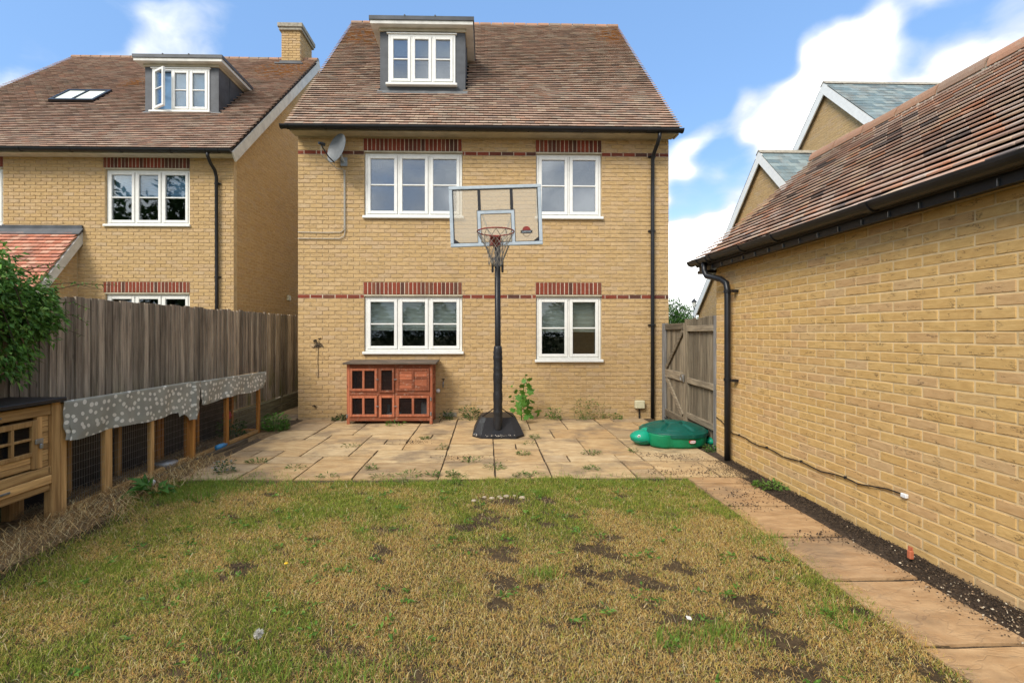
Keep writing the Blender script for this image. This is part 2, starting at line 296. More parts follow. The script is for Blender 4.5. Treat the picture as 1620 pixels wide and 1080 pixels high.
class MB:
    def __init__(s): s.v = []; s.f = []; s.uvs = None
    def add(s, vs, fs):
        b = len(s.v); s.v += [tuple(v) for v in vs]; s.f += [tuple(i+b for i in f) for f in fs]; return s
    def box(s, x0, x1, y0, y1, z0, z1, mtx=None):
        vs = [Vector((x, y, z)) for z in (z0, z1) for y in (y0, y1) for x in (x0, x1)]
        if mtx is not None: vs = [mtx @ v for v in vs]
        return s.add(vs, [(0, 2, 3, 1), (4, 5, 7, 6), (0, 1, 5, 4), (2, 6, 7, 3), (0, 4, 6, 2), (1, 3, 7, 5)])
    def bbox(s, x0, x1, y0, y1, z0, z1, c=0.004, mtx=None):
        """box with chamfered edges"""
        bm = bmesh.new(); bmesh.ops.create_cube(bm, size=1.0)
        for v in bm.verts: v.co = Vector(((x0+x1)/2+v.co.x*(x1-x0), (y0+y1)/2+v.co.y*(y1-y0), (z0+z1)/2+v.co.z*(z1-z0)))
        bmesh.ops.bevel(bm, geom=bm.edges[:], offset=min(c, 0.45*min(x1-x0, y1-y0, z1-z0)), segments=1, affect='EDGES')
        bm.verts.index_update()
        vs = [mtx @ v.co if mtx is not None else v.co.copy() for v in bm.verts]; fs = [[v.index for v in f.verts] for f in bm.faces]
        bm.free(); return s.add(vs, fs)
    def prism(s, poly, O, U, V, N, depth):
        """poly of (u,v) in frame O,U,V, extruded by depth along N"""
        O, U, V, N = map(Vector, (O, U, V, N)); n = len(poly)
        a = [O+U*p[0]+V*p[1] for p in poly]; b = [q+N*depth for q in a]
        return s.add(a+b, [tuple(range(n))[::-1], tuple(range(n, 2*n))]+[(i, (i+1) % n, n+(i+1) % n, n+i) for i in range(n)])
    def tube(s, pts, r, n=8, cap=True):
        pts = [Vector(p) for p in pts]; rs = r if isinstance(r, (list, tuple)) else [r]*len(pts)
        b = len(s.v); prev = None
        for i, p in enumerate(pts):
            t = (pts[min(i+1, len(pts)-1)]-pts[max(i-1, 0)]).normalized()
            if prev is None:
                a = Vector((0, 0, 1)) if abs(t.z) < 0.9 else Vector((1, 0, 0)); x = t.cross(a).normalized()
            else: x = (prev-t*prev.dot(t)).normalized()
            prev = x; y = t.cross(x)
            for j in range(n):
                q = 2*math.pi*j/n; s.v.append(tuple(p+(x*math.cos(q)+y*math.sin(q))*rs[i]))
        for i in range(len(pts)-1):
            for j in range(n):
                j2 = (j+1) % n; s.f.append((b+i*n+j, b+i*n+j2, b+(i+1)*n+j2, b+(i+1)*n+j))
        if cap:
            s.f.append(tuple(b+j for j in range(n))[::-1]); s.f.append(tuple(b+(len(pts)-1)*n+j for j in range(n)))
        return s
    def grid(s, fn, nu, nv, uvfn=None):
        b = len(s.v)
        if s.uvs is None and uvfn: s.uvs = []
        for i in range(nu+1):
            for j in range(nv+1):
                s.v.append(tuple(fn(i/nu, j/nv)))
                if uvfn: s.uvs.append(uvfn(i/nu, j/nv))
        for i in range(nu):
            for j in range(nv): s.f.append((b+i*(nv+1)+j, b+(i+1)*(nv+1)+j, b+(i+1)*(nv+1)+j+1, b+i*(nv+1)+j+1))
        return s
    def build(s, name, m, parent=None, smooth=False, origin=None):
        me = bpy.data.meshes.new(name)
        if origin is not None:
            ov = Vector(origin); vs = [tuple(Vector(v)-ov) for v in s.v]
        else: vs = s.v
        me.from_pydata(vs, [], s.f); me.materials.append(M(m))
        if smooth: me.polygons.foreach_set('use_smooth', [True]*len(me.polygons))
        if s.uvs:
            ul = me.uv_layers.new(name='UVMap'); li = np.empty(len(me.loops), dtype=np.int32); me.loops.foreach_get('vertex_index', li)
            ul.data.foreach_set('uv', np.array(s.uvs, dtype=np.float32)[li].ravel())
        o = bpy.data.objects.new(name, me); COL.objects.link(o)
        if origin is not None: o.location = origin
        put(o, parent)
        if origin is not None: WL[o.name] = Vector(origin)
        return o

def raw(name, verts, faces, m, parent=None, col=None, tint=None, smooth=False):
    """numpy mesh; faces (n,k); col per-vertex colour"""
    me = bpy.data.meshes.new(name); nv = len(verts); nf, k = faces.shape
    me.vertices.add(nv); me.vertices.foreach_set('co', np.ascontiguousarray(verts, dtype=np.float32).ravel())
    me.loops.add(nf*k); me.loops.foreach_set('vertex_index', faces.astype(np.int32).ravel())
    me.polygons.add(nf); me.polygons.foreach_set('loop_start', np.arange(nf, dtype=np.int32)*k)
    me.update(calc_edges=True)
    if col is not None:
        a = me.color_attributes.new('col', 'FLOAT_COLOR', 'POINT'); c4 = np.ones((nv, 4), dtype=np.float32); c4[:, :3] = col
        a.data.foreach_set('color', c4.ravel())
    if tint is not None:
        a = me.attributes.new('tint', 'FLOAT', 'POINT'); a.data.foreach_set('value', tint.astype(np.float32))
    me.polygons.foreach_set('use_smooth', np.full(nf, smooth, dtype=bool))
    me.materials.append(M(m)); o = bpy.data.objects.new(name, me); COL.objects.link(o); put(o, parent); return o

def base_mesh(name, m, lx, ly, lz, c):
    """chamfered box centred on the origin; the +y face side is the hidden back"""
    b = MB().bbox(-lx/2, lx/2, -ly/2, ly/2, -lz/2, lz/2, c)
    me = bpy.data.meshes.new(name); me.from_pydata(b.v, [], b.f); me.materials.append(M(m)); return me
def view_size(p):
    xc = p.x*math.cos(YAW)-p.y*math.sin(YAW); zc = p.x*math.sin(YAW)+p.y*math.cos(YAW)
    if zc < 0.3: return 0
    px = 785+720*xc/zc; py = 527-720*(p.z-CAM.z)/zc
    return 1/zc if -20 < px < 1640 and -20 < py < 1100 else 0
def pieces(parent, me, items, nparts, name, stuffname, hide=None):
    """items: matrices. The nparts largest in view become objects, the rest one mesh."""
    key = [(-view_size(m.translation)*(0 if hide and hide(m.translation) else 1), i) for i, m in enumerate(items)]
    key.sort(); chosen = {i for s, i in key[:nparts] if s < 0}
    inv = Matrix.Translation(-wl(parent))
    for i in sorted(chosen):
        o = bpy.data.objects.new(name, me); COL.objects.link(o); o.parent = parent; o.matrix_parent_inverse = inv; o.matrix_basis = items[i]
    rest = [np.array(m) for i, m in enumerate(items) if i not in chosen]
    if rest:
        n = len(me.vertices); v = np.empty(n*3, dtype=np.float32); me.vertices.foreach_get('co', v); v = v.reshape(-1, 3)
        mt = np.array(rest); vs = np.einsum('kij,nj->kni', mt[:, :3, :3], v)+mt[:, None, :3, 3]
        tint = np.repeat(nr.random(len(rest)), n)
        quads = [p.vertices[:] for p in me.polygons if len(p.vertices) == 4]; tris = [p.vertices[:] for p in me.polygons if len(p.vertices) == 3]
        fl = [list(q[:3]) for q in quads]+[[q[0], q[2], q[3]] for q in quads]+[list(t) for t in tris]
        fl = np.array(fl); fs = (fl[None]+(np.arange(len(rest))*n)[:, None, None]).reshape(-1, 3)
        o = raw(stuffname, vs.reshape(-1, 3), fs, me.materials[0].name, parent, tint=tint); kind(o, 'stuff')

BL, BD, BH, CH = 0.215, 0.100, 0.0655, 0.075
ME_B = {}
for mname in ('buff brick', 'garage brick', 'red brick'): ME_B[mname] = base_mesh('brick', mname, BL, BD, BH, 0.004)
def wall_frame(face):
    return {'-y': (Matrix.Identity(4), 0), '-x': (Matrix.Rotation(R(-90), 4, 'Z'), 1), '+x': (Matrix.Rotation(R(90), 4, 'Z'), 1)}[face]
def brick_items(face, plane, u0, u1, z0, k0, k1, openings=(), skip=(), top=None, seed=1):
    """stretcher bond between u0 and u1; plane is the outer face; top(u) limits height"""
    rg = random.Random(seed); rot, ax = wall_frame(face); out = []
    for k in range(k0, k1):
        if k in skip: continue
        za = z0+CH*k; zc = za+CH/2
        segs = [(u0, u1)]
        for (a, b, c, d_) in openings:
            if c < zc < d_:
                ns = []
                for s0, s1 in segs:
                    if b <= s0 or a >= s1: ns.append((s0, s1)); continue
                    if a > s0: ns.append((s0, a))
                    if b < s1: ns.append((b, s1))
                segs = ns
        off = 0.0 if k % 2 else 0.1125
        for s0, s1 in segs:
            e = u0-0.225+off
            while e < s1:
                a, b = max(e, s0), min(e+0.225, s1); e += 0.225
                if b-a < 0.03: continue
                uc = (a+b)/2; ln = b-a-0.010
                if top and zc+0.03 > top(uc): continue
                dep = rg.uniform(-0.0012, 0.0016); zz = zc+rg.uniform(-0.0015, 0.0015)
                cen = {'-y': (uc, plane+BD/2+dep, zz), '-x': (plane+BD/2+dep, uc, zz), '+x': (plane-BD/2-dep, uc, zz)}[face]
                out.append(Matrix.Translation(cen) @ rot @ Matrix.Rotation(rg.uniform(-0.004, 0.004), 4, 'Y') @ Matrix.Diagonal((ln/BL, 1, rg.uniform(0.975, 1.02), 1)))
    return out
def soldier_items(plane, u0, u1, zb, seed=3):
    rg = random.Random(seed); n = round((u1-u0)/0.075); st = (u1-u0)/n
    return [Matrix.Translation((u0+(i+0.5)*st+rg.uniform(-.0015, .0015), plane+BD/2-rg.uniform(0, .003), zb+0.1125)) @ Matrix.Rotation(R(90), 4, 'Y') @ Matrix.Diagonal((1, 1, (st-0.012)/BH, 1)) for i in range(n)]
def backing(mb, x0, x1, z0, z1, y0, y1, openings):
    xs = sorted({x0, x1, *[v for o in openings for v in o[:2] if x0 < v < x1]}); zs = sorted({z0, z1, *[v for o in openings for v in o[2:] if z0 < v < z1]})
    for a, b in zip(xs, xs[1:]):
        for c, e in zip(zs, zs[1:]):
            if not any(o[0] < (a+b)/2 < o[1] and o[2] < (c+e)/2 < o[3] for o in openings): mb.box(a, b, y0, y1, c, e)
    return mb

def window(parent, x0, x1, z0, z1, yf, n, glass='glass', sill=True, openleft=0.0, blind=None, name='window', splitbar=True, lintel=True):
    """casement window; yf = front plane of the outer frame"""
    fw = 0.042; fr = MB()
    fr.bbox(x0, x0+fw, yf, yf+0.07, z0, z1, .004); fr.bbox(x1-fw, x1, yf, yf+0.07, z0, z1, .004)
    fr.bbox(x0+fw, x1-fw, yf+.001, yf+0.07, z1-fw, z1, .004); fr.bbox(x0+fw, x1-fw, yf+.001, yf+0.07, z0, z0+fw*0.9, .004)
    lw = (x1-x0-2*fw)/n
    for i in range(1, n): fr.bbox(x0+fw+lw*i-.016, x0+fw+lw*i+.016, yf+.002, yf+0.068, z0+fw*.9, z1-fw, .004)
    wo = fr.build(name, 'white upvc', parent)
    for i in range(n):
        a = x0+fw+lw*i+(.0 if i == 0 else .017); b = x0+fw+lw*(i+1)-(.0 if i == n-1 else .017); c = z0+fw*.9; e = z1-fw
        sw = 0.058; mtx = None
        if i == 0 and openleft: mtx = Matrix.Translation((a, yf, 0)) @ Matrix.Rotation(-openleft, 4, 'Z') @ Matrix.Translation((-a, -yf, 0))
        sh = MB(); ya, yb = yf-0.014, yf+0.04
        sh.bbox(a+.002, a+sw, ya, yb, c+.002, e-.002, .005, mtx); sh.bbox(b-sw, b-.002, ya, yb, c+.002, e-.002, .005, mtx)
        sh.bbox(a+sw, b-sw, ya+.001, yb, e-sw, e-.003, .005, mtx); sh.bbox(a+sw, b-sw, ya+.001, yb, c+.003, c+sw, .005, mtx)
        mid = c+(e-c)*0.5
        if splitbar: sh.bbox(a+sw, b-sw, ya+.008, yb-.004, mid-.012, mid+.012, .003, mtx)
        sh.build('sash', 'white upvc', wo)
        MB().box(a+sw-.004, b-sw+.004, yf+.012, yf+.024, c+sw-.004, e-sw+.004, mtx).build('pane', glass, wo)
    if sill: MB().bbox(x0-.035, x1+.035, yf-.085, yf+.02, z0-.055, z0-.004, .008).build('sill', 'white upvc', wo)
    if lintel: MB().bbox(x0-.01, x1+.01, yf-.05, yf+.03, z1+.002, z1+.03, .004).build('lintel_edge', 'cream board', wo)
    if blind:
        mt, frac = blind
        MB().grid(lambda u, v: (x0+.05+(x1-x0-.1)*u, yf+.16+.006*math.sin(v*40), z1-.04-(z1-z0)*frac*v), 4, 24).build('blind', mt, wo)
    return wo

def gutter(parent, p0, p1, r=0.058, ends=(True, True), joints=(), name='gutter', out=(0, -1, 0)):
    p0, p1 = Vector(p0), Vector(p1); N = (p1-p0).normalized(); L = (p1-p0).length; U = Vector(out); V = Vector((0, 0, 1))
    outer = [(r*math.cos(q), r*math.sin(q)) for q in [math.pi+math.pi*i/10 for i in range(11)]]
    inner = [((r-.005)*math.cos(q), (r-.005)*math.sin(q)) for q in [math.pi*2-math.pi*i/10 for i in range(11)]]
    g = MB().prism(outer+inner, p0, U, V, N, L)
    disc = [((r+.006)*math.cos(q), (r+.006)*math.sin(q)) for q in [math.pi+math.pi*i/10 for i in range(11)]]
    if ends[0]: g.prism(disc, p0-N*.012, U, V, N, .02)
    if ends[1]: g.prism(disc, p1-N*.008, U, V, N, .02)
    o = g.build(name, 'black plastic', parent)
    col = [((r+.009)*math.cos(q), (r+.009)*math.sin(q)) for q in [math.pi+math.pi*i/10 for i in range(11)]]
    for j, wdt in joints: MB().prism(col, p0+N*j, U, V, N, wdt).build('gutter_bracket', 'black plastic', o)
    return o
def frame_from(O, U, V, N):
    m = Matrix.Identity(4)
    for i, a in enumerate((U, V, N)):
        for r_ in range(3): m[r_][i] = a[r_]
    m.translation = O; return m
def tile_items(O, U, V, width, length, tw, g, th, skip=None, seed=1, over=1.3, half=True, flip=False):
    """O eave corner, U along the eave, V up the slope"""
    rg = random.Random(seed); O, U, V = Vector(O), Vector(U).normalized(), Vector(V).normalized(); N = U.cross(V)
    if N.z < 0: N = -N
    out = []; nrow = int(length/g); lift = th; th = .013; tl = math.atan2(lift, g*over)
    for i in range(nrow):
        off = (tw/2 if (i % 2 and half) else 0); j = 0; e = -off
        while e < width-0.01:
            a, b = max(e, 0), min(e+tw, width); e += tw
            if b-a < 0.03: continue
            uc = (a+b)/2; vc = i*g+g*over/2-.01
            if skip and skip(uc, i*g+g/2): continue
            c = O+U*uc+V*vc+N*(lift*.5+.004+rg.uniform(-.0015, .002))
            fr = frame_from(c, U, V, U.cross(V))
            out.append(fr @ Matrix.Rotation((-tl if U.cross(V).z > 0 else tl)+rg.uniform(-.02, .02), 4, 'X') @ Matrix.Rotation(rg.uniform(-.008, .008), 4, 'Z') @ Matrix.Diagonal(((b-a-.004)/tw, 1, 1, 1)))
    return out
def tile_mesh(m, tw, g, th, over=1.3): return base_mesh('tile', m, tw, g*over, th, 0.003)
def ridge_tiles(parent, p0, p1, r, ln, m, up=(0, 0, 1)):
    p0, p1 = Vector(p0), Vector(p1); D = (p1-p0).normalized(); L = (p1-p0).length; n = round(L/ln); st = L/n
    S_ = D.cross(Vector((0, 0, 1))).normalized(); V = Vector((0, 0, 1))
    arc = [(r*math.cos(q), r*math.sin(q)) for q in [math.pi*i/10 for i in range(11)]]
    arc += [((r-.014)*math.cos(q), (r-.014)*math.sin(q)) for q in [math.pi-math.pi*i/10 for i in range(11)]]
    me = None
    for i in range(n):
        O = p0+D*(st*(i+.5))
        if me is None:
            b = MB().prism(arc, -D*(st/2-.011), S_, V, D, st-.022); me = bpy.data.meshes.new('ridge_tile'); me.from_pydata(b.v, [], b.f); me.materials.append(M(m))
        o = bpy.data.objects.new('ridge_tile', me); COL.objects.link(o); o.parent = parent; o.matrix_parent_inverse = Matrix.Translation(-wl(parent)); o.location = O+V*rng.uniform(-.004, .004)
    MB().prism([((r-.01)*math.cos(q), (r-.01)*math.sin(q)-.02) for q in [math.pi*i/8 for i in range(9)]], p0+D*.01, S_, V, D, L-.02).build('ridge_mortar', 'stone concrete', parent)

# ------------------------------------------------------------------ ground
kind(MB().grid(lambda u, v: (-260+520*u, -200+560*v, -0.075), 8, 8).build('ground', 'terrain'), 'structure')
def lawn_h(x, y): return 0.012*math.sin(1.7*x+.6)*math.sin(1.3*y+1)+0.006*math.sin(5.1*x)*math.cos(4.3*y)
kind(MB().grid(lambda u, v: (-3.34+5.66*u, 0.2+4.72*v, lawn_h(-3.34+5.66*u, 0.2+4.72*v)), 90, 80).build('lawn', 'lawn soil', smooth=True), 'structure')
kind(MB().grid(lambda u, v: (-4.2+0.98*u, 0.2+7.4*v, 0.004+.012*math.sin(7*v*3)*math.sin(9*u)+.008*math.sin(31*v+4*u)), 24, 120).build('border_soil', 'dry soil', smooth=True), 'structure')
kind(MB().grid(lambda u, v: (2.60+0.42*u, -0.2+6.1*v, 0.006+.018*u*u+.012*math.sin(40*v+5*u)*u), 14, 160).build('gravel_strip', 'dark soil', smooth=True), 'structure')
# patio
patio = kind(MB().box(-3.45, 3.05, 4.86, 8.37, -0.05, 0.004).box(-4.12, -3.45, 7.55, 12.5, -0.05, 0.004).build('patio', 'joint sand'), 'structure')
def slab_mesh(nm, m, lx, ly, rg):
    """riven slab: subdivided top, rough edge"""
    nx, ny = 4, 3; b = MB(); hx, hy = lx/2-.0095, ly/2-.0095; top = []
    for j in range(ny+1):
        for i in range(nx+1):
            ex = rg.uniform(-.006, .004) if i in (0, nx) or j in (0, ny) else 0
            x = -hx+2*hx*i/nx; y = -hy+2*hy*j/ny
            x += (ex if i == nx else -ex if i == 0 else 0); y += (ex if j == ny else -ex if j == 0 else 0)
            edge = -.004 if i in (0, nx) or j in (0, ny) else 0
            b.v.append((x, y, rg.uniform(-.002, .002)+edge))
    for j in range(ny):
        for i in range(nx): a = j*(nx+1)+i; b.f.append((a, a+1, a+nx+2, a+nx+1))
    ring = [i for i in range(nx+1)]+[j*(nx+1)+nx for j in range(1, ny+1)]+[ny*(nx+1)+i for i in range(nx-1, -1, -1)]+[j*(nx+1) for j in range(ny-1, 0, -1)]
    n0 = len(b.v); b.v += [(b.v[i][0], b.v[i][1], -.035) for i in ring]; L = len(ring)
    b.f += [(ring[(i+1) % L], ring[i], n0+i, n0+(i+1) % L) for i in range(L)]
    me = bpy.data.meshes.new(nm); me.from_pydata(b.v, [], b.f); me.materials.append(M(m)); return me
G = 0.3085; rgp = random.Random(23)
def lay(x0, y0, nx, ny, fits=lambda x, y: True):
    occ = {}; out = []
    for j in range(ny):
        for i in range(nx):
            if (i, j) in occ: continue
            opts = [(3, 2), (2, 2), (3, 2), (2, 1), (2, 3), (2, 2), (1, 1)]; rgp.shuffle(opts); opts += [(2, 1), (1, 1)]
            for a, b in opts:
                if i+a > nx or j+b > ny: continue
                if any((i+p, j+q) in occ for p in range(a) for q in range(b)): continue
                for p in range(a):
                    for q in range(b): occ[(i+p, j+q)] = 1
                out.append((x0+(i+a/2)*G, y0+(j+b/2)*G, a*G, b*G)); break
    return out
SM = {}
def place_slab(par, nm, m, cx, cy, lx, ly, rg, zt=0.022):
    v = rg.randint(0, 2); kx = (round(lx, 3), round(ly, 3), m, v)
    if kx not in SM: SM[kx] = slab_mesh(nm, m, lx, ly, random.Random(hash((kx[0], kx[1], v)) & 1023))
    o = bpy.data.objects.new(nm, SM[kx]); COL.objects.link(o); o.parent = par
    o.location = (cx, cy, zt+rg.uniform(-.003, .003)); o.rotation_euler = (rg.uniform(-.005, .005), rg.uniform(-.005, .005), rg.uniform(-.004, .004)+(math.pi if rg.random() < .5 else 0))
for (cx, cy, lx, ly) in lay(-3.30, 4.90, 20, 11): place_slab(patio, 'paving_slab', 'sandstone', cx, cy, lx, ly, rgp)
for i in range(7): place_slab(patio, 'paving_slab', 'sandstone', -3.76, 8.62+i*0.61, 0.60, 0.60, rgp)
path = kind(MB().box(2.17, 2.78, -0.2, 4.86, -0.05, 0.004).build('path', 'joint sand'), 'structure')
for i in range(8): place_slab(path, 'path_slab', 'path stone', 2.46, 4.056+.31-.613*i, 0.60, 0.600, rgp, 0.026)
place_slab(path, 'path_slab', 'path stone', 2.46, 4.777, 0.60, 0.205, rgp, 0.026)

# ------------------------------------------------------------------ houses
def gable_house(label, X0, X1, Y0, Y1, z0, eave, ridge, over, brickm, k1, openings, solds, string, tilem, nparts, seed, tiles_skip=None, sidebricks=False, loc=None):
    h = thing('house', label, 'house', loc or ((X0+X1)/2, (Y0+Y1)/2, 0))
    ye, ze = eave; yr, zr = ridge; sl = math.atan2(zr-ze, yr-ye); tn = math.tan(sl)
    ztop = ze+(Y0-ye)*tn-0.10
    # front wall, recessed mortar behind separately built bricks
    wm = backing(MB(), X0+.004, X1-.004, -.07, ztop, Y0+.010, Y0+.10, openings)
    prof = [(Y0+.10, -.07), (Y1, -.07), (Y1, ztop), (yr, zr-.18), (Y0+.10, ze+(Y0+.1-ye)*tn-.12)]
    t = .12
    for xa in (X0+.004, X1-.004-t): wm.prism(prof, (xa, 0, 0), (0, 1, 0), (0, 0, 1), (1, 0, 0), t)
    wm.box(X0+t, X1-t, Y1-.1, Y1-.002, -.07, ztop)
    wall = wm.build('wall', 'house mortar', h)
    it = brick_items('-y', Y0, X0, X1, z0, -1, k1, [o for o in openings]+solds_openings(solds), string, seed=seed)
    red = []
    for k in string: red += brick_items('-y', Y0, X0, X1, z0, k, k+1, [o for o in openings], (), seed=seed+k)
    for (a, b, zb) in solds: red += soldier_items(Y0-.002, a, b, zb, seed+int(a*10))
    for (a, b, zb) in solds: MB().box(a+.002, b-.002, Y0+.0015, Y0+.009, zb+.006, zb+.219).build('lintel_mortar', 'red mortar', wall)
    for kk in string:
        cuts = sorted([(o[0], o[1]) for o in openings if o[2] < z0+CH*(kk+.5) < o[3]]); u = X0+.01
        for (a, b) in cuts+[(X1-.01, 0)]: MB().box(u, a-.003, Y0+.002, Y0+.009, z0+CH*kk+.004, z0+CH*(kk+1)-.004).build('string_mortar', 'red mortar', wall); u = b+.003
    pieces(wall, ME_B['red brick'], red, 150, 'red_brick', 'red_brickwork')
    pieces(wall, ME_B[brickm], it, nparts, 'brick', 'brickwork', hide=lambda p: p.z < 1.0 and p.x < -3)
    if sidebricks:
        top = lambda y: (ze+(y-ye)*tn-.16) if y < yr else zr-.16-(y-yr)*tn
        si = brick_items('+x', X1, Y0+.1125, Y0+5.2, z0, -1, int((zr-z0)/CH), (), (), top, seed+9)
        pieces(wall, ME_B[brickm], si, 0, 'brick', 'side_brickwork')
    # floor and room lining
    rm = MB().box(X0+.13, X1-.13, Y0+2.6, Y0+2.7, 0, ztop).box(X0+.13, X1-.13, Y0+.12, Y0+2.6, 2.62+z0, 2.75+z0).box(X0+.13, X1-.13, Y0+.12, Y0+2.6, -.02, .05)
    rm.build('room_lining', 'room', h)
    # roof
    xa, xb = X0-over, X1+over
    V = Vector((0, math.cos(sl), math.sin(sl))); L = (Vector((0, yr, zr))-Vector((0, ye, ze))).length
    dk = MB(); nrm = Vector((0, -math.sin(sl), math.cos(sl)))
    dk.prism([(0, 0), (L, 0), (L, -.07), (0.02, -.07)], (xa+.02, ye, ze), V, nrm, (1, 0, 0), xb-xa-.04)
    V2 = Vector((0, -math.cos(sl), math.sin(sl))); n2 = Vector((0, math.sin(sl), math.cos(sl)))
    dk.prism([(0, 0), (L, 0), (L, -.07), (0.02, -.07)], (xa+.02, 2*yr-ye, ze), V2, n2, (1, 0, 0), xb-xa-.04)
    roof = dk.build('roof', 'roof deck', h)
    its = tile_items((xa, ye, ze), (1, 0, 0), V, xb-xa, L, .165, .1, .040, tiles_skip, seed)
    pieces(roof, tile_mesh(tilem, .165, .1, .014), its, nparts, 'tile', 'roof_tiles')
    ridge_tiles(roof, (xa, yr, zr-.045), (xb, yr, zr-.045), .105, .3, 'ridge clay')
    return h, roof, sl, V, nrm
def solds_openings(sl): return [(a, b, zb, zb+.225) for (a, b, zb) in sl]

# --- main house
Z0 = 0.0375; HY = 8.36
k = lambda n: Z0+CH*n
op = [(-2.235, -.445, k(49), k(65)), (.912, 2.122, k(49), k(65)), (-2.235, -.445, k(16), k(30)), (.912, 2.122, k(14), k(30))]
so_ = [(-2.25, -.455, k(65)), (.90, 2.12, k(65)), (-2.25, -.455, k(30)), (.90, 2.12, k(30))]
DX0, DX1, DY = -2.09, -.42, 8.97
def main_skip(u, v):
    x = -3.44-.08+u; y = 8.0+v*math.cos(R(48.4))
    return DX0-.02 < x < DX1+.02 and DY-.02 < y < 10.15
house, roof, sl, V, nrm = gable_house('three storey buff brick house with a dormer, satellite dish and basketball hoop before it', -3.44, 3.375, HY, 15.5, Z0, (8.0, 5.2), (11.95, 9.65), .08,
    'buff brick', 68, op, so_, (29, 64), 'house tile', 300, 5, main_skip)
GL = ('glass', 'upper glass')
for i, (a, b, c, e) in enumerate(op):
    window(house, a+.008, b-.008, c+.014, e-.035, HY+.035, 3 if i in (0, 2) else 2, 'upper glass' if i < 2 else 'glass', blind=None if i < 2 else ('blind', .58 if i == 2 else .53))
MB().box(-3.48, 3.42, 8.125, 8.36, 5.16, 5.18).box(-3.48, 3.42, 8.10, 8.125, 5.155, 5.27).build('soffit_board', 'cream board', house)
MB().prism([(0, 0), (.2, 0), (.26, .18), (.0, .06)], (3.42, 8.10, 5.14), (0, 1, 0), (0, 0, 1), (1, 0, 0), .03).build('verge_board', 'cream board', house)
gutter(house, (-3.58, 8.005, 5.205), (3.47, 8.005, 5.19), .062, joints=[(x, .03) for x in (.1, .75, 1.68, 2.62, 3.35, 4.3, 5.25, 6.1, 6.65)]+[(3.9, .16), (6.42, .14)])
dp = MB().tube([(3.07, 8.01, 5.15), (3.07, 8.02, 5.06), (3.06, 8.10, 4.96), (3.05, 8.24, 4.86), (3.05, 8.30, 4.76), (3.05, 8.31, 4.0), (3.05, 8.31, 2.0), (3.05, 8.31, .02)], .034, 12).build('downpipe', 'black plastic', house, True)
for z in (4.82, 3.45, 1.72): MB().tube([(3.05, 8.31, z), (3.05, 8.31, z+.03)], .042, 12).box(2.98, 3.12, 8.335, 8.357, z, z+.025).build('pipe_bracket', 'black plastic', dp)
